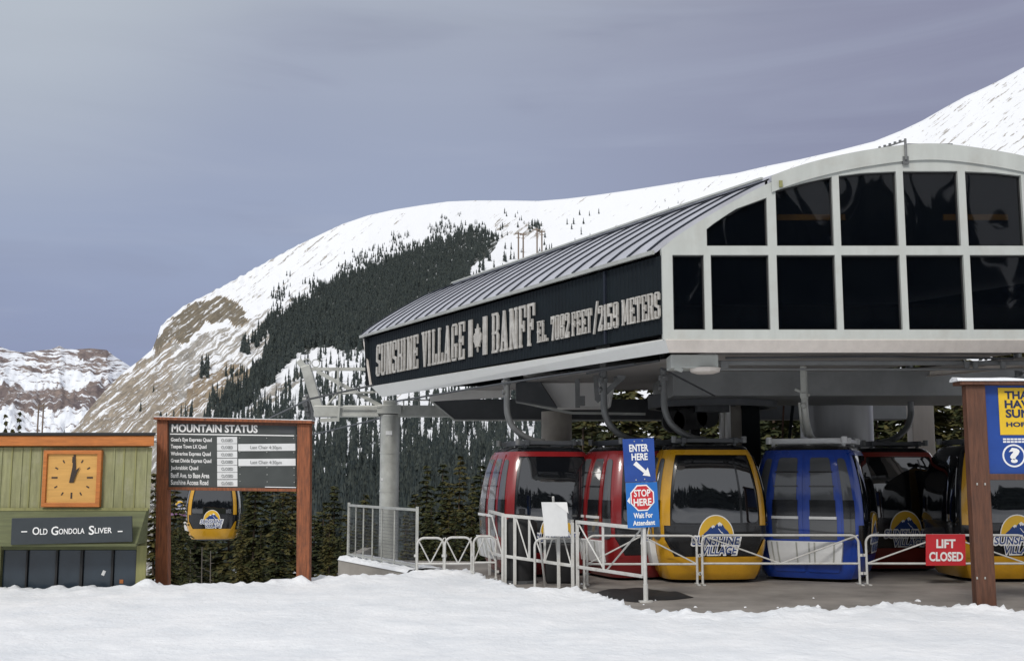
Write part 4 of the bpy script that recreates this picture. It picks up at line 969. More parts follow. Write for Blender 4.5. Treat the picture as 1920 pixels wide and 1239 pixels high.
mb = MB(); sk(mb, Yh - .10, hz(836), hz(817), hx(283)); mb.build('fascia', M_orangeh, hut, bevel=.008)
mb = MB(); sk(mb, Yh - .13, hz(816.6), hz(811), hx(285), Yh + dh + .1); mb.build('roof', M_black, hut, bevel=.008)
mb = MB(); q0 = [Vector((xl_h, Yh - .02, hz(953))), Vector((hx(277), Yh - .02, hz(953))), Vector((hx(277), Yh + .1, hz(953))), Vector((xl_h, Yh + .1, hz(953)))]
q1 = [Vector((xl_h, Yh - .34, hz(1018))), Vector((hx(272), Yh - .34, hz(1018))), Vector((hx(272), Yh + .1, hz(1018))), Vector((xl_h, Yh + .1, hz(1018)))]
mb.hexa(q1, q0); hdr = mb.build('header_box', M_greend, hut, bevel=.006)
mb = MB(); mb.span((xl_h, Yh - .05, hz(957)), (hx(279), Yh - .021, hz(951.5))); mb.build('header_trim', M_greent, hdr)
mb = MB(); mb.span((xl_h, Yh - .36, hz(1021)), (hx(272), Yh - .30, hz(1016))); mb.build('drip_edge', M_greend, hdr)
mb = MB(); mb.span((hx(261), Yh - .03, -.3), (hx(279), Yh - .002, hz(1022))); mb.build('corner_post', M_greent, hut); mb = MB(); mb.span((hx(-12), Yh - .03, -.3), (hx(8), Yh - .002, hz(1022))); mb.build('corner_post', M_greent, hut)
mb = MB(); mb.span((hx(8), Yh - .02, hz(1030)), (hx(261), Yh + .01, hz(1020))); mb.build('door_header', M_greend, hut)
edges = [(9, 53), (57, 108), (113, 154), (160, 212), (217, 258)]
for a, b in edges:
    mb = MB(); mb.span((hx(a), Yh + .05, -.2), (hx(b), Yh + .09, hz(1031))); mb.build('door_leaf', M_door, hut, bevel=.004)
for a, b in ((53, 57), (108, 113), (154, 160), (212, 217), (258, 261)):
    mb = MB(); mb.span((hx(a) + .004, Yh + .01, -.2), (hx(b) - .004, Yh + .12, hz(1031))); mb.build('door_mullion', M_black, hut)
for a in (-160, -80, -14): 
    mb = MB(); mb.span((hx(a - 70), Yh + .05, -.2), (hx(a), Yh + .09, hz(1031))); mb.build('door_leaf', M_door, hut)
mb = MB(); mb.box((hx(198), Yh + .045, hz(1074)), (.05, .01, .08), Matrix.Rotation(.4, 3, 'Y')); mb.build('sticker', M_plate, hut); mb = MB(); mb.box((hx(232), Yh + .045, hz(1090)), (.06, .01, .06)); mb.build('sticker', M_orangeh, hut)
hs = thing('hut_sign', 'dark slate board reading OLD GONDOLA SLIVER on the green hut', 'sign', (hx(134), Yh - .4, hz(1018)))
Yq = Yh - .39
pl, P4 = plate(hs, [(22, 971), (247, 967), (248, 1015), (20, 1021)], Yq, M_slate, 'board', .03)
def up2(px, py): u = (px - 21) / 226.5; top = 971 - 4 * u; bot = 1021 - 6 * u; return u, (bot - py) / (bot - top)
def big(body, a, b, t0, b0_, bold=.012): u0, v0 = up2(a, b0_); u1, v1 = up2(b, t0); _, v1 = up2(a, t0); ptext(pl, P4, body, u0, u1, v0, v1, M_lw, bold=bold)
big('O', 61, 74, 988, 1002.5); big('LD', 75, 89, 991, 1002); big('G', 96, 109, 987, 1003); big('ONDOLA', 110, 158, 991, 1001.5); big('S', 166, 176, 986, 1002.5); big('LIVER', 177, 209, 990, 1000)
for a, b in ((40, 51), (220, 229)): ppoly(pl, P4, [up2(a, 997.5), up2(b, 997.2), up2(b, 995.2), up2(a, 995.5)], M_lw, 'dash')
ck = thing('wall_clock', 'square golden wooden clock showing one o\'clock on the green hut', 'clock', (hx(136), Yh - .05, hz(950)))
mb = MB(); fr = [(hx(81), hz(950)), (hx(190), hz(950)), (hx(190), hz(844)), (hx(81), hz(844))]; inn = [(hx(88), hz(942)), (hx(182), hz(942)), (hx(182), hz(851)), (hx(88), hz(851))]
mb.holed(fr, [inn], lambda x, z: Vector((x, Yh - .10, z)), FN, .09); mb.build('frame', M_orangeh, ck, bevel=.006)
mb = MB(); mb.span((hx(88), Yh - .06, hz(942)), (hx(182), Yh - .016, hz(851))); face = mb.build('face', M_clock, ck)
c = Vector((hx(135.5), Yh - .062, hz(895)))
mb = MB()
for i in range(12):
    t = R(30 * i); dr = Vector((math.sin(t), 0, math.cos(t))); sc = 1 / max(abs(dr.x), abs(dr.z)) if i % 3 == 0 else 1.06
    r1 = (hx(175) - c.x); r0 = r1 * (.70 if i % 3 == 0 else .80)
    mb.bar(c + dr * r0, c + dr * r1 * (.98 if i % 3 == 0 else .95), .02 if i % 3 else .026, .008, up=Y_)
mb.build('hour_mark', M_ink, face)
mb = MB(); k_ = hx(145) - hx(135)
mb.poly([c + Vector((-.045, -.012, -.08)), c + Vector((.03, -.012, -.08)), c + Vector((.055, -.012, .17)), c + Vector((.04, -.012, .37)), c + Vector((.01, -.012, .37)), c + Vector((.0, -.012, .17))], FN, .006); mb.build('minute_hand', M_ink, ck)
mb = MB(); mb.poly([c + Vector((-.03, -.022, -.06)), c + Vector((.03, -.022, -.07)), c + Vector((.075, -.022, .07)), c + Vector((.125, -.022, .17)), c + Vector((.06, -.022, .12))], FN, .006); mb.build('hour_hand', M_ink, ck)
# ------------------------------------------------------------------ lift tower by the station
Yt = 28.4
lt = thing('lift_tower', 'grey round steel lift tower with lattice arm left of the station', 'lift tower', (at(729, 1050, Yt).x, Yt, -.3))
pc = lambda px, py, d=0.: at(px, py, Yt + d)
zt_ = pc(729, 778).z; xc = (pc(712, 900).x + pc(748, 900).x) / 2; rt = (pc(748, 900).x - pc(712, 900).x) / 2
mb = MB(); mb.tube([(xc, Yt, -4), (xc, Yt, zt_)], rt, 28); mast = mb.build('mast', M_galv, lt, smooth=True)
mb = MB()
for z in (zt_ - .02, zt_ - .95, zt_ - 1.9): mb.tube([(xc, Yt, z - .025), (xc, Yt, z + .025)], rt + .012, 28)
mb.build('mast_band', M_galv, mast, smooth=True)
mb = MB(); mb.box((xc, Yt - rt - .008, pc(729, 812).z), (.16, .012, .10)); mb.build('number_plate', M_plate, mast); mb = MB(); mb.box((xc - .16, Yt - rt + .05, pc(729, 898).z), (.05, .02, .06)); mb.build('tag', M_plate, mast)
mb = MB(); mb.bar(pc(590, 771), pc(712, 771), .30, .29, up=Z); mb.bar(pc(746, 771), pc(870, 771), .30, .29, up=Z); mb.build('cross_arm', M_galv, lt, bevel=.02)
mb = MB(); mb.box((xc, Yt, pc(729, 768).z), (.62, .5, .22)); mb.box((xc, Yt, pc(729, 757).z), (.34, .34, .16)); mb.build('head', M_galv, lt, bevel=.02)
mb = MB(); mb.bar(pc(573, 686), pc(601, 778), .24, .22, up=Y_); mb.bar(pc(560, 676), pc(580, 700), .16, .12, up=Y_); mb.build('end_post', M_galv, lt, bevel=.015)
mb = MB(); mb.bar(pc(582, 692), pc(712, 692), .08, .08); mb.build('top_rail', M_galv, lt); mb = MB(); mb.bar(pc(595, 696), pc(716, 762), .10, .10, up=Y_); mb.build('brace', M_galv, lt)
mb = MB(); mb.tube([pc(608, 766, -.1), pc(632, 738, -.1), pc(700, 735, -.1)], .03, 8); mb.build('brace', M_galv, lt)
mb = MB()
for a in ((638, 730, 634, 790), (634, 690, 634, 736)): mb.bar(pc(a[0], a[1], -.25), pc(a[2], a[3], -.25), .05, .05, up=Y_)
mb.bar(pc(600, 788, -.25), pc(636, 786, -.25), .06, .09)
for y in (763, 735): mb.bar(pc(636, y, -.25), pc(715, y, -.25), .03, .03)
for px in (757, 785, 805): mb.bar(pc(px, 748, -.25), pc(px, 768, -.25), .03, .03)
mb.bar(pc(750, 750, -.25), pc(806, 750, -.25), .03, .03); mb.build('catwalk', M_galv, lt)
mb = MB()
for k_ in range(4):
    c_ = pc(572 + 3 * k_, 752 + 10 * k_, .3 + .25 * k_); mb.tube([c_ - X * .05, c_ + X * .05], .13, 14)
mb.bar(pc(574, 742, .3), pc(588, 790, 1.1), .08, .12); mb.build('sheave_train', M_hang, lt, smooth=False)
mb = MB()
for a, b in ((575, 680), (592, 681)): mb.tube(arc(pc(a, b), .10, 0, 2 * math.pi, 14, X, Z), .014, 6)
mb.build('rope_guard', M_galv, lt)
# haul ropes
def rope(pts, label):
    sm = []
    for a, b in zip(pts, pts[1:]): sm += [Vector(a).lerp(Vector(b), t / 6) for t in range(6)]
    sm.append(Vector(pts[-1])); mb = MB(); mb.tube(sm, .024, 6); o = mb.build('haul_rope', M_rope, None, smooth=True); tag(o, label, 'cable')
gy = Matrix.Rotation(R(8), 3, 'Z') @ Vector((-.66, 0, CH + 1.53)); gp = Matrix.Rotation(R(6), 3, 'Z') @ Vector((-.66, 0, CH + 1.53))
g1 = Vector(CABF.location) + gy; g2 = Vector(CABP.location) + gp
rope([at(830, 758, 29), at(705, 786, 32), at(585, 815, 36), g1, g1 + (g1 - at(585, 815, 36)) * 4], 'steel haul rope carrying the distant yellow cabin')
rope([at(700, 722, 25.6), at(580, 748, 25.9), at(492, 790, 38), g2, g2 + (g2 - at(492, 790, 38)) * 1.5], 'steel haul rope leaving the tower arm over the status board')
# ------------------------------------------------------------------ platform, wall, railing
A0, B0 = on(787, 1075), on(655, 1050); F0 = on(905, 1125)
outl = [F0, Vector((4, 13.6, 0)), Vector((26, 13.2, 0)), Vector((26, 32, 0)), Vector((at(1000, 900, 32).x, 32, 0)), Vector((at(960, 900, 24.2).x, 24.2, 0)), Vector((B0.x, B0.y + .2, 0)), B0, A0]
mb = MB(); mb.poly([Vector((p.x, p.y, 0)) for p in outl], Z, .5); o = mb.build('platform', M_plat); tag(o, kind='structure')
rw = thing('retaining_wall', 'low concrete retaining wall under the steel railing, snow along its top', 'wall', (A0 + B0)[:] and ((A0 + B0) / 2)[:])
dr = (B0 - A0).normalized(); nw = Vector((dr.y, -dr.x, 0)); nw = nw if nw.x < 0 else -nw
mb = MB(); mb.hexa([A0 + nw * .01 - Z * 1.6, B0 + nw * .01 - Z * 1.6, B0 + nw * .25 - Z * 1.6, A0 + nw * .25 - Z * 1.6], [A0 + nw * .01 + Z * .02, B0 + nw * .01 + Z * .02, B0 + nw * .25 + Z * .02, A0 + nw * .25 + Z * .02])
mb.hexa([B0 + nw * .01 - Z * 1.6, B0 + nw * .25 - Z * 1.6, B0 + nw * .25 + Y_ * 4 - Z * 1.6, B0 + nw * .01 + Y_ * 4 - Z * 1.6], [B0 + nw * .01 + Z * .02, B0 + nw * .25 + Z * .02, B0 + nw * .25 + Y_ * 4 + Z * .02, B0 + nw * .01 + Y_ * 4 + Z * .02])
mb.build('wall', M_conc, rw)
mb = MB(); vs = []; fs = []; nn = 40
for i in range(nn + 1):
    p = A0.lerp(B0, i / nn) + nw * .02; h = .06 + .05 * noise.noise((p.x * 4, p.y * 4, 2))
    vs += [p + nw * .25 + Z * .022, p + nw * .20 + Z * (.022 + h), p - nw * .15 + Z * (.022 + h * 1.5), p - nw * .55 + Z * (.03 + h * .8), p - nw * .75 + Z * .004]
for i in range(nn):
    for e in range(4): fs.append((i * 5 + e, i * 5 + e + 1, i * 5 + 6 + e, i * 5 + 5 + e))
mb.add(vs, fs); mb.build('snow_cap', M_snow, rw, smooth=True)
rl = thing('railing', 'grey steel railing with wire mesh in front of the lift tower', 'railing', ((A0 + B0) / 2)[:])
A1 = A0 + nw * .04 + dr * .05; B1 = B0 + nw * .04 - dr * .03
hA = at(774, 952, A1.y).z; hB = at(661, 950, B1.y).z; hR = (hA + hB) / 2
mb = MB(); mb.bar(A1 + Z * hR, B1 + Z * hR, .05, .05); mb.build('top_rail', M_galv, rl, bevel=.005)
mb = MB(); mb.bar(A1 + Z * .14, B1 + Z * .14, .035, .035); mb.build('bottom_rail', M_galv, rl)
for f in (0, .30, .48, .62, .76, .88, 1):
    p = A1.lerp(B1, f); ww = .055 if f in (0, 1) else .028; mb = MB(); mb.bar(p - Z * .0, p + Z * (hR + (.06 if f in (0, 1) else -.02)), ww, ww, up=Y_); mb.build('post' if f in (0, 1) else 'baluster', M_galv, rl)
mb = MB(); nn = 60
for i in range(nn): p = A1.lerp(B1, (i + .5) / nn); mb.bar(p + Z * .15, p + Z * (hR - .03), .006, .006, up=Y_)
for i in range(14): z = .2 + (hR - .25) * i / 14; mb.bar(A1 + Z * z, B1 + Z * z, .005, .005)
mb.build('wire_mesh', M_dgrey, rl)
mb = MB(); p = A0 + nw * .2
o = None
# ------------------------------------------------------------------ ground and foreground snow
def fbm(x, y, o=5, g=.5, seed=0.):
    return noise.fractal((x, y, seed), g * 2, 2.1, o)
def ground_z(x, y):
    if y < 19.5:
        b = -.55
        if y < -6: b += min(60, (-6 - y) * .22 + 1.6 * fbm(x * .03, y * .03, 4, .5, 3))
        return b
    z = -.55 - sstep(19.8, 90, y) * 15.5 - sstep(90, 230, y) * 2.5
    if x < -5 and y < 26: z = max(z, -.7)
    return z + .5 * fbm(x * .08, y * .08, 4, .5, 1) * sstep(22, 40, y)
def grid_obj(name, xs, ys, fz_, m, smooth=True):
    vs = [(x, y, fz_(x, y)) for y in ys for x in xs]; k = len(xs)
    fs = [(j * k + i, j * k + i + 1, (j + 1) * k + i + 1, (j + 1) * k + i) for j in range(len(ys) - 1) for i in range(k - 1)]
    mb = MB(); mb.add(vs, fs); return mb.build(name, m, None, smooth=smooth, angle=180)
def steps(segs):
    o = []
    for a, b, d in segs:
        n = max(1, int((b - a) / d)); o += [a + (b - a) * i / n for i in range(n)]
    return o + [segs[-1][1]]
M_ground = snow_mat('ground_snow', .5)
o = grid_obj('ground', steps([(-3000, -300, 300), (-300, -40, 13), (-40, 40, 2), (40, 300, 13), (300, 3000, 300)]), steps([(-3000, -300, 300), (-300, -30, 9), (-30, 18, 3), (18, 60, 1.5), (60, 240, 10)]), ground_z, M_ground)
tag(o, kind='structure')
EDGE = [(-700, 1099), (0, 1100), (284, 1100), (300, 1095), (330, 1099), (430, 1096), (560, 1089), (590, 1083), (640, 1084), (700, 1080), (760, 1076), (800, 1070), (850, 1066), (890, 1072), (915, 1084), (955, 1097), (1000, 1103), (1050, 1107), (1085, 1106), (1100, 1110), (1130, 1116), (1165, 1127), (1190, 1138), (1240, 1145), (1300, 1147), (1440, 1147), (1470, 1142), (1530, 1141), (1560, 1145), (1590, 1138), (1640, 1136), (1700, 1133), (1740, 1137), (1780, 1140), (1830, 1142), (1870, 1142), (1900, 1147), (1960, 1150), (2400, 1152)]
EW = [(p.x, p.y) for p in (on(a, b, .05) for a, b in EDGE)]
EW.sort()
def snow_z(x, y):
    e = interp(EW, x) + .16 * noise.noise((x * 3.1, 0, 7)) + .07 * noise.noise((x * 9, 0, 9))
    d = e - y
    base = .02 + .035 * fbm(x * .35, y * .35, 4, .5, 2) + .022 * fbm(x * 1.6, y * 1.1, 5, .5, 5) + .010 * abs(fbm(x * 6, y * 5, 4, .5, 6))
    rim = math.exp(-max(d, 0) / .5)
    lump = max(0, fbm(x * 4.2, y * 4.2, 4, .5, 8) + .12) * .09 + max(0, noise.noise((x * 11, y * 11, 4))) * .035
    z = base + rim * (.03 + lump)
    # small ploughed heaps by the platform corner
    for hx_, hy_, hr, hh in HEAPS:
        q = ((x - hx_) ** 2 + (y - hy_) ** 2) / hr ** 2
        if q < 4: z += hh * math.exp(-q * 1.6) * (1 + .5 * noise.noise((x * 5, y * 5, 1)))
    if d < 0: z -= .9 * min(1, -d / .7) ** .8 * .8
    elif d < .12: z -= .02 * (1 - d / .12)
    return max(z, -.75)
HEAPS = [(on(835, 1072).x, 20.6, .8, .10), (on(300, 1098).x, 18.3, .25, .10), (on(590, 1085).x, 19, .2, .12), (on(1840, 1140).x + .25, Yr - .10, .45, .10), (on(1800, 1140).x, Yr - .15, .25, .05), (on(1060, 1107).x, 17.7, .5, .05), (on(700, 1078).x, 19.6, .8, .06)]
o = grid_obj('snow', steps([(-34, -11, .4), (-11, 10.5, .055), (10.5, 34, .4)]), steps([(-14, 6, 1), (6, 11, .25), (11, 16, .06), (16, 23.2, .06)]), snow_z, M_snow)
tag(o, kind='structure')
# loose scraps of snow lying on the asphalt (stuff)
rnd = random.Random(5); mb = MB()
for i in range(16):
    px = rnd.uniform(930, 1900); e = interp(EDGE, px); py = e - abs(rnd.gauss(0, 9)) - 2
    if py < 1085: continue
    p = on(px, py, .0); r = rnd.uniform(.01, .035); k = 7; vs = []
    for h, f in ((0, 1.2), (r * .5, 1), (r * .9, .5)):
        vs += [p + Vector((math.cos(t * 2 * math.pi / k) * r * f * rnd.uniform(.7, 1.4), math.sin(t * 2 * math.pi / k) * r * f * rnd.uniform(.7, 1.3), h)) for t in range(k)]
    fs = [(a * k + t, a * k + (t + 1) % k, a * k + k + (t + 1) % k, a * k + k + t) for a in range(2) for t in range(k)] + [tuple(2 * k + t for t in range(k))]
    mb.add(vs, fs)
o = mb.build('snow_scraps', M_snow, None, smooth=True); tag(o, kind='stuff')
# ------------------------------------------------------------------ mountains
def rock_mat(name, rockA, rockB, str_rot, str_scale, k=.5, snowc=(.80, .815, .84), bump=.22):
    m = bpy.data.materials.new(name); m.use_nodes = True
    nt = m.node_tree; N = nt.nodes; L = nt.links; p = N['Principled BSDF']; p.inputs['Roughness'].default_value = .85; p.inputs['Specular IOR Level'].default_value = .15
    at_ = N.new('ShaderNodeAttribute'); at_.attribute_name = 'rock'
    uv = N.new('ShaderNodeUVMap'); uv.uv_map = 'UVMap'
    def noise_(scale, st, rot, det=8, rough=.65, dist=0):
        r = N.new('ShaderNodeVectorRotate'); r.rotation_type = 'Z_AXIS'; r.inputs['Angle'].default_value = rot; L.new(uv.outputs[0], r.inputs['Vector'])
        mp = N.new('ShaderNodeMapping'); mp.inputs['Scale'].default_value = st; L.new(r.outputs[0], mp.inputs['Vector'])
        n = N.new('ShaderNodeTexNoise'); n.inputs['Scale'].default_value = scale; n.inputs['Detail'].default_value = det; n.inputs['Roughness'].default_value = rough; n.inputs['Distortion'].default_value = dist
        L.new(mp.outputs[0], n.inputs['Vector']); return n.outputs['Fac']
    a = noise_(str_scale, (.45, 5.5, 1), str_rot, 4, .6); b = noise_(str_scale * 3.0, (.7, 3.2, 1), str_rot, 7, .72); c = noise_(str_scale * 1.2, (1, 1, 1), 0)
    def mth(op, x, y):
        q = N.new('ShaderNodeMath'); q.operation = op
        for i, s in enumerate((x, y)):
            if isinstance(s, (int, float)): q.inputs[i].default_value = s
            else: L.new(s, q.inputs[i])
        return q.outputs[0]
    tot = mth('ADD', mth('MULTIPLY', a, .5), mth('MULTIPLY', b, .5)); dv = mth('MULTIPLY', mth('SUBTRACT', tot, .5), k * 4)
    v = mth('ADD', at_.outputs['Fac'], dv)
    mr = N.new('ShaderNodeMapRange'); mr.inputs[1].default_value = .42; mr.inputs[2].default_value = .58; L.new(v, mr.inputs[0])
    cr = N.new('ShaderNodeValToRGB'); cr.color_ramp.elements[0].position = .35; cr.color_ramp.elements[1].position = .65; cr.color_ramp.elements[0].color = (*rockA, 1); cr.color_ramp.elements[1].color = (*rockB, 1); L.new(c, cr.inputs[0])
    to = N.new('ShaderNodeAttribute'); to.attribute_name = 'tone'; base = cr.outputs[0]
    for lo_, colr in ((0., (.31, .25, .175)), (1., (.20, .172, .125))):
        q = N.new('ShaderNodeMapRange'); q.inputs[1].default_value = lo_ + .25; q.inputs[2].default_value = lo_ + .75; L.new(to.outputs['Fac'], q.inputs[0])
        q2 = N.new('ShaderNodeMixRGB'); L.new(q.outputs[0], q2.inputs[0]); L.new(base, q2.inputs[1]); q2.inputs[2].default_value = (*colr, 1); base = q2.outputs[0]
    cr2 = N.new('ShaderNodeValToRGB'); cr2.color_ramp.elements[0].position = .3; cr2.color_ramp.elements[1].position = .7; cr2.color_ramp.elements[0].color = (.32, .33, .35, 1); cr2.color_ramp.elements[1].color = (1.25, 1.22, 1.2, 1); L.new(b, cr2.inputs[0])
    mu = N.new('ShaderNodeMixRGB'); mu.blend_type = 'MULTIPLY'; mu.inputs[0].default_value = 1; L.new(base, mu.inputs[1]); L.new(cr2.outputs[0], mu.inputs[2])
    mx = N.new('ShaderNodeMixRGB'); L.new(mr.outputs[0], mx.inputs[0]); mx.inputs[1].default_value = (*snowc, 1); L.new(mu.outputs[0], mx.inputs[2])
    fo = N.new('ShaderNodeAttribute'); fo.attribute_name = 'forest'
    ff = mth('ADD', fo.outputs['Fac'], mth('MULTIPLY', mth('SUBTRACT', b, .5), 1.6)); fr_ = N.new('ShaderNodeMapRange'); fr_.inputs[1].default_value = .4; fr_.inputs[2].default_value = .6; L.new(ff, fr_.inputs[0])
    m3 = N.new('ShaderNodeMixRGB'); L.new(fr_.outputs[0], m3.inputs[0]); L.new(mx.outputs[0], m3.inputs[1]); m3.inputs[2].default_value = (.035, .040, .034, 1); L.new(m3.outputs[0], p.inputs['Base Color'])
    bm_ = N.new('ShaderNodeBump'); bm_.inputs['Strength'].default_value = bump; bm_.inputs['Distance'].default_value = 6; L.new(tot, bm_.inputs['Height']); L.new(bm_.outputs[0], p.inputs['Normal'])
    return m
def inside(poly, x, y):
    r = False; j = len(poly) - 1
    for i in range(len(poly)):
        (xi, yi), (xj, yj) = poly[i], poly[j]
        if (yi > y) != (yj > y) and x < (xj - xi) * (y - yi) / (yj - yi) + xi: r = not r
        j = i
    return r
SIL = [(-500, 930), (0, 880), (95, 838), (140, 803), (165, 770), (200, 728), (236, 694), (262, 675), (285, 655), (293, 636), (301, 612), (318, 596), (345, 573), (380, 556), (430, 530), (480, 502), (520, 480), (560, 459), (600, 440), (640, 421), (690, 404), (740, 393), (790, 385), (840, 378), (890, 376), (950, 376), (1010, 377), (1060, 373), (1110, 367), (1180, 357), (1250, 346), (1320, 334), (1380, 325), (1440, 311), (1500, 299), (1570, 283), (1640, 265), (1690, 245), (1730, 226), (1770, 203), (1810, 181), (1850, 163), (1880, 148), (1920, 126), (2000, 92), (2200, 60), (2500, 90), (2900, 160)]
YR = [(-500, 700), (140, 850), (300, 1150), (600, 1500), (900, 1750), (1500, 2000), (2500, 2300)]
BASEPY, BASEY = 1078, 225.
def mt_point(px, t):
    """terrain: t=0 at the valley floor, 1 at the crest"""
    sil = interp(SIL, px); py = BASEPY + (sil - BASEPY) * t
    yr = interp(YR, px); Y = BASEY * (yr / BASEY) ** (t ** 1.05)
    return px, py, Y
def mt_world(px, py):
    sil = interp(SIL, px); t = min(1, max(0, (py - BASEPY) / (sil - BASEPY))); _, py, Y = mt_point(px, t)
    p = at(px, py, Y); w_ = math.sin(math.pi * min(1, t * 1.0)) ** .7 if t < 1 else 0
    amp = Y * .010 * w_
    flank = 1 - sstep(480, 640, px) * .75
    p.z += amp * flank * (.9 * fbm(px * .012 + py * .012, (px * .5 - py) * .004, 5, .55, 11) + .35 * fbm(px * .05, py * .05, 4, .5, 12))
    if t > .97 and 280 < px < 560: p.z += Y * .0016 * noise.noise((px * .11, 0, 3))
    return p
CLIFF = [(286, 652), (300, 612), (345, 574), (400, 558), (446, 560), (452, 590), (470, 600), (440, 612), (425, 598), (395, 604), (350, 628), (318, 652), (296, 668)]
PATCH = [(380, 700), (420, 682), (470, 680), (486, 705), (455, 745), (400, 778), (340, 795), (310, 780), (350, 735)]
SCREE = [(120, 815), (205, 725), (262, 676), (300, 660), (350, 632), (430, 606), (500, 585), (560, 560), (530, 640), (500, 700), (440, 760), (360, 815), (200, 830)]
SPUR = [(450, 790), (480, 770), (540, 735), (600, 690), (560, 700), (520, 720), (470, 760)]
FOR = [(496, 612), (530, 592), (560, 577), (620, 533), (700, 497), (780, 466), (840, 446), (875, 432), (900, 434), (928, 446), (925, 470), (890, 492), (870, 530), (1000, 560), (1000, 640), (690, 655), (640, 660), (600, 655), (560, 668), (515, 702), (488, 728), (470, 718), (500, 660), (512, 640)]
SPARSE = [(505, 560), (560, 505), (640, 482), (700, 462), (760, 436), (830, 412), (880, 398), (915, 420), (900, 436), (840, 446), (780, 466), (700, 497), (620, 533), (560, 577), (520, 590)]
FINGER = [(462, 640), (490, 618), (520, 600), (530, 620), (490, 640), (450, 665), (440, 662)]
BAND2 = [(375, 800), (410, 765), (440, 735), (470, 710), (500, 690), (530, 700), (495, 735), (460, 770), (430, 800)]
LOWER = [(360, 812), (440, 790), (470, 775), (540, 745), (580, 738), (700, 745), (1000, 735), (1100, 740), (1100, 1075), (300, 1075), (300, 840)]
RUNS = [(560, 690), (600, 662), (640, 665), (690, 660), (700, 740), (620, 742), (570, 745), (530, 735)]
def rock_amt(px, py):
    r = .06
    if inside(SCREE, px, py): r = .62 if px < 400 else .5
    if px < 330 and py > 720: r = max(r, .66)
    if inside(PATCH, px, py): r = .68
    if inside(SPUR, px, py): r = .6
    if inside(CLIFF, px, py): r = .76
    if 420 < px < 760 and py - interp(SIL, px) < 130 and r < .2: r = .19 - .0007 * (py - interp(SIL, px))
    if 930 < px < 1015 and 415 < py < 445: r = .42
    if px > 1640: r = .08 + .15 * sstep(1640, 1760, px)
    if 300 < px < 620 and py - interp(SIL, px) < 40 and not inside(CLIFF, px, py): r = max(r, .30 - .004 * (py - interp(SIL, px)))
    if py > 700 and px > 480: r = max(r, .14)
    return r
def build_mtn(name, pxs, nrow, wfun, silf, rfun, m, back, ffun=lambda x, y: 0., tfun=lambda x, y: 0.):
    vs = []; fs = []; rk = []; uv = []; fo = []; tn = []
    for px in pxs:
        s = silf(px)
        for j in range(nrow + 1):
            t = (j / nrow); py = BASEPY + (s - BASEPY) * t
            p = wfun(px, py); vs.append(p)
            jx, jy = px + 14 * noise.noise((px * .03, py * .03, 1)) + 6 * noise.noise((px * .1, py * .1, 2)), py + 12 * noise.noise((px * .03, py * .03, 5)) + 5 * noise.noise((px * .1, py * .1, 7))
            rk.append(rfun(jx, jy)); fo.append(ffun(jx, jy)); tn.append(tfun(jx, jy)); uv.append((px / 1000, -py / 1000))
        p = vs[-1]
        for q in range(1, 5):
            vs.append(Vector((p.x * (1 + .12 * q), p.y * (1 + .12 * q), p.z - back * q * q * p.y / 100))); rk.append(.2); fo.append(0.); tn.append(0.); uv.append((px / 1000, -s / 1000 + q * .05))
    k = nrow + 5
    for i in range(len(pxs) - 1):
        for j in range(k - 1): fs.append((i * k + j, (i + 1) * k + j, (i + 1) * k + j + 1, i * k + j + 1))
    mb = MB(); mb.add(vs, fs); o = mb.build(name, m, None, smooth=True, angle=180); me = o.data
    a = me.attributes.new('rock', 'FLOAT', 'POINT'); a.data.foreach_set('value', rk)
    a = me.attributes.new('forest', 'FLOAT', 'POINT'); a.data.foreach_set('value', fo)
    a = me.attributes.new('tone', 'FLOAT', 'POINT'); a.data.foreach_set('value', tn)
    ul = me.uv_layers.new(name='UVMap'); li = [0] * len(me.loops); me.loops.foreach_get('vertex_index', li)
    fl_ = []
    for i in li: fl_ += uv[i]
    ul.data.foreach_set('uv', fl_)
    tag(o, kind='structure'); return o
M_rock = rock_mat('mountain_rock', (.25, .235, .205), (.45, .425, .38), R(-38), 30, 1.0)
build_mtn('mountain', steps([(-500, 100, 20), (100, 1100, 3), (1100, 1960, 5), (1960, 2900, 30)]), 190, mt_world, lambda px: interp(SIL, px), rock_amt, M_rock, .6, lambda x, y: .62 if inside(FOR, x, y) else (.5 if (y > 900 and x > 280) else .30 if (y > 830 and inside(LOWER, x, y)) else 0.), lambda x, y: 2. if inside(CLIFF, x, y) else 1. if inside(PATCH, x, y) else .55 if (inside(SCREE, x, y) and x < 330) else 0.)
FS = [(-900, 640), (-300, 600), (-100, 655), (0, 650), (20, 657), (45, 661), (70, 657), (95, 655), (112, 648), (122, 654), (140, 655), (170, 653), (200, 656), (215, 668), (240, 684), (262, 700), (300, 720), (360, 760), (420, 800)]
def far_world(px, py):
    sil = interp(FS, px); t = (py - BASEPY) / (sil - BASEPY); Y = 900 * (4200 / 900) ** (max(0, t) ** .9); p = at(px, py, Y)
    w_ = math.sin(math.pi * min(1, t)) ** .6 if 0 < t < 1 else 0
    p.z += Y * .010 * w_ * (fbm(px * .02, py * .03, 5, .5, 21) + .4 * fbm(px * .08, py * .1, 4, .5, 22))
    return p
def far_rock(px, py):
    r = .50
    if py < 700: r = .50 - .1 * math.sin(px * .06)
    if 700 < py < 725: r = .30
    if 725 <= py < 768: r = .70
    if py >= 768: r = .28
    if 145 < px < 205 and 650 < py < 672: r = .85
    return r
M_far = rock_mat('far_rock', (.15, .125, .13), (.30, .24, .21), R(4), 30, .85, (.80, .83, .88), .4)
build_mtn('far_mountain', steps([(-900, -60, 40), (-60, 300, 2.5), (300, 420, 20)]), 110, far_world, lambda px: interp(FS, px), far_rock, M_far, .4)
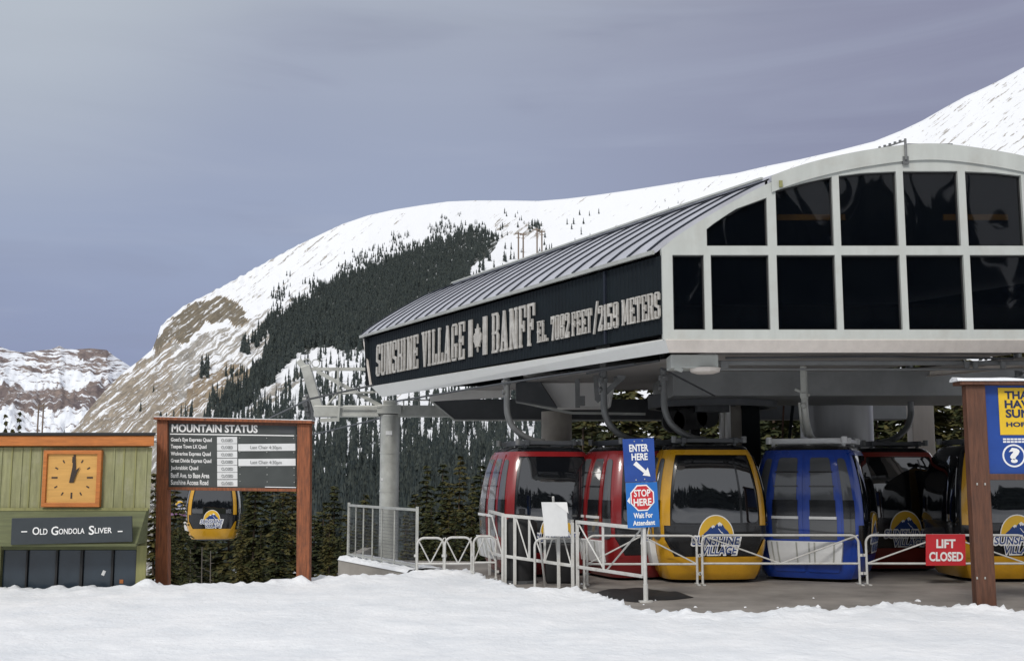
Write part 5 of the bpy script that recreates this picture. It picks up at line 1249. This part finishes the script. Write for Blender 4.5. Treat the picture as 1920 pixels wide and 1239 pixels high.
# ------------------------------------------------------------------ trees
def foliage_mat(name, c1, c2, c3):
    m = bpy.data.materials.new(name); m.use_nodes = True
    nt = m.node_tree; N = nt.nodes; L = nt.links; p = N['Principled BSDF']; p.inputs['Roughness'].default_value = .7; p.inputs['Specular IOR Level'].default_value = .2
    oi = N.new('ShaderNodeObjectInfo'); ge = N.new('ShaderNodeNewGeometry'); tc = N.new('ShaderNodeTexCoord')
    n = N.new('ShaderNodeTexNoise'); n.inputs['Scale'].default_value = .9; n.inputs['Detail'].default_value = 4; L.new(tc.outputs['Object'], n.inputs['Vector'])
    ad = N.new('ShaderNodeMath'); ad.operation = 'ADD'; L.new(ge.outputs['Random Per Island'], ad.inputs[0]); L.new(oi.outputs['Random'], ad.inputs[1])
    a2 = N.new('ShaderNodeMath'); a2.operation = 'MULTIPLY_ADD'; a2.inputs[1].default_value = .3; L.new(ad.outputs[0], a2.inputs[0]); L.new(n.outputs['Fac'], a2.inputs[2])
    cr = N.new('ShaderNodeValToRGB'); e = cr.color_ramp.elements; e[0].position = .45; e[0].color = (*c1, 1); e[1].position = 1.05 if False else 1.0; e[1].color = (*c3, 1); q = e.new(.75); q.color = (*c2, 1)
    L.new(a2.outputs[0], cr.inputs[0]); L.new(cr.outputs[0], p.inputs['Base Color'])
    return m
M_fol = foliage_mat('spruce_foliage', (.018, .026, .014), (.042, .048, .018), (.095, .080, .026))
M_folfar = foliage_mat('far_conifer', (.020, .028, .031), (.034, .046, .047), (.062, .074, .066))
def crown_mesh(seed, h=1., rad=.17, levels=34, dens=1.):
    """spruce crown: whorls of drooping boughs made of many small needle sprays; unit height"""
    r = random.Random(seed); mb = MB(); z = .06
    for lv in range(levels):
        f = lv / (levels - 1); z = .05 + .93 * f ** .92
        L0 = rad * ((1 - f) ** .78) * (1 - .35 * math.exp(-f * 9)) + .006
        nb = max(4, int(9 * (1 - f * .45)))
        for b in range(nb):
            if r.random() < .10: continue
            az = r.random() * 6.283; Lb = L0 * r.uniform(.62, 1.22); dv = Vector((math.cos(az), math.sin(az), 0)); sd_ = Vector((-dv.y, dv.x, 0))
            ns = max(2, int(7 * (Lb / rad) ** .6 + 1))
            for s in range(ns):
                u = (s + r.random() * .8) / ns; p = dv * (Lb * u) + Z * (z + Lb * (.10 - .50 * u * u * (1.2 - f)) + r.uniform(-.004, .004))
                wd = (.020 + .022 * (1 - u)) * (1.15 - .6 * f) * dens; ln = .034 * (1.1 - .55 * f) * dens
                for side in (-1, 1, 0):
                    ang = r.uniform(.5, 1.1) * side; d2 = (dv * math.cos(ang) + sd_ * math.sin(ang)); dn = Z * r.uniform(-.75, -.05)
                    a = p + d2 * (-.15 * ln); tip = p + (d2 + dn).normalized() * ln * r.uniform(.8, 1.5); pr = d2.cross(Z).normalized() * wd * r.uniform(.25, .55) + Z * r.uniform(-.006, .006)
                    mid = a.lerp(tip, .45); mb.add([a, mid + pr, tip, mid - pr], [(0, 1, 2), (0, 2, 3)])
    return mb
def trunk_mesh(rad):
    mb = MB(); mb.tube([(0, 0, -.06), (0, 0, .3), (.003, 0, .65), (0, 0, .97)], [rad, rad * .75, rad * .4, .0015], 7); return mb
protos = []
for i, (rad, lv) in enumerate(((.15, 36), (.125, 38), (.18, 34), (.11, 36))):
    cr_ = crown_mesh(100 + i, 1, rad, lv); me = bpy.data.meshes.new('crown'); me.from_pydata([tuple(v) for v in cr_.v], [], cr_.f); me.materials.append(M_fol)
    tm = trunk_mesh(.012); m2 = bpy.data.meshes.new('trunk'); m2.from_pydata([tuple(v) for v in tm.v], [], tm.f); m2.materials.append(M_bark)
    protos.append((me, m2))
rnd = random.Random(21)
def near_tree(x, y, h, label, group, kind=None, zb=None, wf=1.):
    me, m2 = protos[rnd.randrange(4) if kind is None else kind]
    t = bpy.data.objects.new('conifer_tree', None); COL.objects.link(t); t.location = (x, y, ground_z(x, y) - .2 if zb is None else zb); t.rotation_euler = (rnd.uniform(-.02, .02), rnd.uniform(-.02, .02), rnd.random() * 6.28); t.scale = (h * wf * rnd.uniform(.85, 1.2),) * 2 + (h,)
    tag(t, label, 'tree', group)
    for nm, d in (('crown', me), ('trunk', m2)):
        c_ = bpy.data.objects.new(nm, d); COL.objects.link(c_); c_.parent = t
def tree_top(px, py, Y, label, group, kind=None, wf=1.):
    p = at(px, py, Y); zb = ground_z(p.x, Y) - .3; near_tree(p.x, Y, p.z - zb, label, group, kind, zb, wf)
# between and beside the posts of the status board
GA, LA = 'spruces behind the status board', 'olive green spruce behind the status board posts'
for px, py, Y in ((330, 905, 52), (372, 860, 58), (350, 930, 40), (460, 905, 56), (478, 850, 52), (505, 880, 58), (540, 870, 50), (430, 880, 64), (400, 930, 70), (366, 960, 60), (520, 930, 42), (552, 900, 66), (300, 880, 60), (455, 960, 38), (322, 985, 36), (385, 850, 78), (490, 985, 38)):
    tree_top(px, py, Y, LA, GA)
GB, LB = 'spruces right of the status board', 'dark spruce between the status board and the lift tower'
for px, py, Y in ((600, 935, 62), (628, 905, 56), (650, 960, 50), (680, 920, 70), (612, 980, 46), (700, 960, 60), (665, 985, 44), (590, 960, 54), (640, 1000, 40), (690, 1000, 42)):
    tree_top(px, py, Y, LB, GB)
tree_top(622, 958, 43, 'young dark spruce standing alone just right of the status board', 'spruces right of the status board', 1)
GC, LC = 'spruces between tower and station', 'olive brown spruce between the lift tower and the red cabin'
for px, py, Y in ((795, 866, 50), (826, 862, 60), (858, 848, 48), (838, 900, 42), (900, 866, 56), (880, 900, 44), (812, 930, 40), (775, 920, 58), (925, 890, 50), (765, 960, 46), (905, 930, 38), (855, 950, 36), (945, 850, 60)):
    tree_top(px, py, Y, LC, GC)
GD, LD = 'trees under the station', 'sun flecked conifer seen under the station roof between its columns'
for i in range(60):
    px = rnd.uniform(1080, 1960); Y = rnd.uniform(40, 75); tree_top(px, rnd.uniform(560, 720), Y, LD, GD)
GE, LE = 'trees behind the hut', 'dark conifer behind the green hut roof'
for px, py, Y in ((13, 767, 90), (41, 763, 100), (34, 795, 80)): tree_top(px, py, Y, ['thin dark conifer topping the green hut roof at far left', 'tall thin conifer second from left over the green hut roof', 'short bushy conifer low over the green hut roof'][[13, 41, 34].index(px)], GE, 3, .38)
# far conifers on the mountain: low detail, one shape per kind
def cone_tree(seed, mb=None):
    r = random.Random(seed); mb = mb or MB(); 
    nl = 9
    for l in range(nl):
        f = l / nl; z0_ = .04 + .9 * f; z1_ = min(1, z0_ + .24 * (1 - f * .4)); rr = (.155 * (1 - f) ** .85 + .012) * r.uniform(.75, 1.2); k = 6
        ph = r.random() * 6; vs = []
        for i in range(k * 2):
            t = ph + math.pi * i / k; q = rr * (r.uniform(.6, 1.35) if i % 2 == 0 else r.uniform(.3, .6)); vs.append((math.cos(t) * q, math.sin(t) * q, z0_ - (.03 if i % 2 == 0 else -.01) + r.uniform(-.025, .02)))
        vs.append((0, 0, z1_)); mb.add(vs, [(i, (i + 1) % (2 * k), 2 * k) for i in range(2 * k)])
    mb.add([(-.012, 0, -.1), (.012, 0, -.1), (0, .015, -.1), (0, 0, .3)], [(0, 1, 3), (1, 2, 3), (2, 0, 3)])
    return mb
cones = []
for i in range(5):
    c_ = cone_tree(i + 3); cones.append(c_)
far_trees = []
def scatter(poly, n, hlo, hhi, seed, cond=None, wf=1.):
    r = random.Random(seed); xs = [p[0] for p in poly]; ys = [p[1] for p in poly]; c_ = 0; tries = 0
    while c_ < n and tries < n * 20:
        tries += 1; px, py = r.uniform(min(xs), max(xs)), r.uniform(min(ys), max(ys))
        jx, jy = px + 14 * noise.noise((px * .04, py * .04, 9)) + 9 * noise.noise((px * .17, py * .17, 5)), py + 11 * noise.noise((px * .04, py * .04, 4)) + 9 * noise.noise((px * .15, py * .15, 8))
        if not inside(poly, jx, jy) or (cond and not cond(px, py, r)): continue
        if py < interp(SIL, px) + 6: continue
        p = mt_world(px, py); far_trees.append((p, r.uniform(hlo, hhi), r.randrange(5), r.random() * 6.28, wf)); c_ += 1
scatter(FOR, 6600, 7, 11.5, 1)
scatter(SPARSE, 520, 3, 8, 2, lambda px, py, r: noise.noise((px * .022, py * .05, 2)) + .25 * r.random() > .18 - .3 * (1 if px > 560 else 0) * sstep(30, 0, interp([(500, 612), (560, 577), (620, 533), (700, 497), (780, 466), (840, 446), (880, 432)], px) - py))
scatter(FINGER, 60, 8, 14, 3); scatter(BAND2, 260, 7, 13, 4, None, .65)
scatter(LOWER, 3000, 8, 15, 5, lambda px, py, r: noise.noise((px * .07, py * .02, 6)) + .5 * r.random() > .16 - sstep(850, 985, py) * .5, .52)
scatter(RUNS, 75, 7, 12, 6, None, .6)
scatter([(300, 905), (1100, 905), (1100, 1076), (300, 1076)], 260, 10, 16, 16)
scatter([(425, 690), (460, 690), (460, 705), (420, 705)], 8, 6, 9, 7); scatter([(370, 690), (400, 690), (400, 705), (375, 708)], 9, 8, 12, 8)
scatter([(930, 400), (1130, 400), (1130, 470), (930, 520)], 45, 5, 11, 9); scatter([(1000, 420), (1016, 420), (1016, 435), (990, 435)], 16, 8, 12, 10)
scatter([(860, 480), (960, 480), (960, 530), (860, 530)], 26, 9, 15, 11); scatter([(1220, 360), (1300, 350), (1300, 400), (1220, 420)], 10, 3, 5, 12)
scatter([(240, 745), (330, 720), (330, 800), (240, 800)], 6, 5, 8, 13); scatter([(110, 790), (148, 770), (140, 812), (100, 830)], 40, 5, 9, 14)
def pxsize(t): return t[1] / t[0].y
far_trees.sort(key=pxsize, reverse=True)
NIND = 165
meshes = []
for c_ in cones:
    me = bpy.data.meshes.new('conifer_tree'); me.from_pydata([tuple(v) for v in c_.v], [], c_.f); me.materials.append(M_folfar); meshes.append(me)
for p, h, k, rz, wf in far_trees[:NIND]:
    o = bpy.data.objects.new('conifer_tree', meshes[k]); COL.objects.link(o); o.location = p; o.scale = (h * wf, h * wf, h); o.rotation_euler.z = rz
    tag(o, 'dark conifer on the lower mountainside beyond the valley, seen past the lift tower', 'tree', 'conifers on the lower mountainside')
mb = MB()
for p, h, k, rz, wf in far_trees[NIND:]:
    c_, s_ = math.cos(rz) * h * wf, math.sin(rz) * h * wf; mb.add([(p.x + v[0] * c_ - v[1] * s_, p.y + v[0] * s_ + v[1] * c_, p.z + v[2] * h) for v in cones[k].v], cones[k].f)
me = bpy.data.meshes.new('mountain_forest'); me.from_pydata(mb.v, [], mb.f); me.materials.append(M_folfar); o = bpy.data.objects.new('mountain_forest', me); COL.objects.link(o); tag(o, kind='stuff')
# bare grey poles among the trees under the hanging cabin
M_dead = mat('dead_wood', (.13, .115, .10), .9, scale=2, var=.3, bump=0)
for px, lab in ((357, 'pale bare trunk left of the distant yellow cabin'), (379, 'thin pale bare trunk under the distant yellow cabin, left of two'), (395, 'thin pale bare trunk under the distant yellow cabin, right of two')):
    p = at(px, 1024 + (px % 9), 52); mb = MB(); zb = ground_z(p.x, 52) - .2
    tr = thing('dead_tree', lab, 'tree', (p.x, 52, zb), 'bare trunks')
    mb.tube([(p.x, 52, zb), (p.x + .05, 52, zb + 4), (p.x, 52, p.z)], [.04, .032, .02], 6); tk = mb.build('trunk', M_dead, tr, smooth=True)
    r = random.Random(px); mb = MB()
    for i in range(14):
        z = zb + .8 + i * (p.z - zb - 1) / 14; a = r.random() * 6.28; mb.tube([(p.x, 52, z), (p.x + math.cos(a) * .3, 52 + math.sin(a) * .3, z + r.uniform(-.1, .15))], [.018, .006], 4)
    mb.build('branch', M_dead, tk)
# old chairlift pylons high on the slope and beyond the hut
def pylon(px, pt, pb, label, far=False):
    if far: Y = 260; b = at(px, pb, Y); 
    else: b = mt_world(px, pb); Y = b.y
    zt2 = at(px, pt, Y).z; h = zt2 - b.z; o = thing('lift_pylon', label, 'lift pylon', tuple(b), 'old lift pylons'); r_ = Y * .0007
    mb = MB(); mb.tube([(b.x, Y, b.z - 3), (b.x, Y, zt2)], r_, 7); mb.build('mast', M_pyl, o)
    mb = MB(); mb.box((b.x, Y, zt2 - h * .06), (r_ * 9, r_ * 1.4, r_ * 1.2)); mb.build('cross_arm', M_pyl, o); mb = MB(); mb.box((b.x, Y, zt2 - h * .20), (r_ * 5, r_, r_ * .8)); mb.build('lower_arm', M_pyl, o)
M_pyl = mat('pylon_timber', (.17, .13, .10), .8, scale=.2, var=.2, bump=0)
for px, pt, pb, lab in ((972, 435, 488, 'brown pylon on the snow slope, left of four'), (981, 437, 486, 'brown pylon on the snow slope, second from left'), (1007, 428, 476, 'brown pylon below the dark tree clump, third from left'), (1016, 432, 474, 'brown pylon on the snow slope, right of four')): pylon(px, pt, pb, lab)
for px, pt, pb, lab in ((69, 758, 830, 'grey pylon beyond the green hut roof, left of a pair'), (78, 756, 830, 'grey pylon beyond the green hut roof, right of a pair')): pylon(px, pt, pb, lab, True)

# the wooded slope behind the photographer, which the cabin and facade glass mirrors
rnd = random.Random(77); mb = MB()
for i in range(420):
    x = rnd.uniform(-130, 130); y = -34 - 60 * rnd.random() ** 1.3 - 10 * noise.noise((x * .05, 0, 3)); h = rnd.uniform(11, 19); rz = rnd.random() * 6.28; z = ground_z(x, y); k = rnd.randrange(5)
    c_, s_ = math.cos(rz) * h, math.sin(rz) * h; mb.add([(x + v[0] * c_ - v[1] * s_, y + v[0] * s_ + v[1] * c_, z + v[2] * h) for v in cones[k].v], cones[k].f)
me = bpy.data.meshes.new('forest'); me.from_pydata(mb.v, [], mb.f); me.materials.append(M_folfar); o = bpy.data.objects.new('forest', me); COL.objects.link(o); tag(o, kind='stuff')
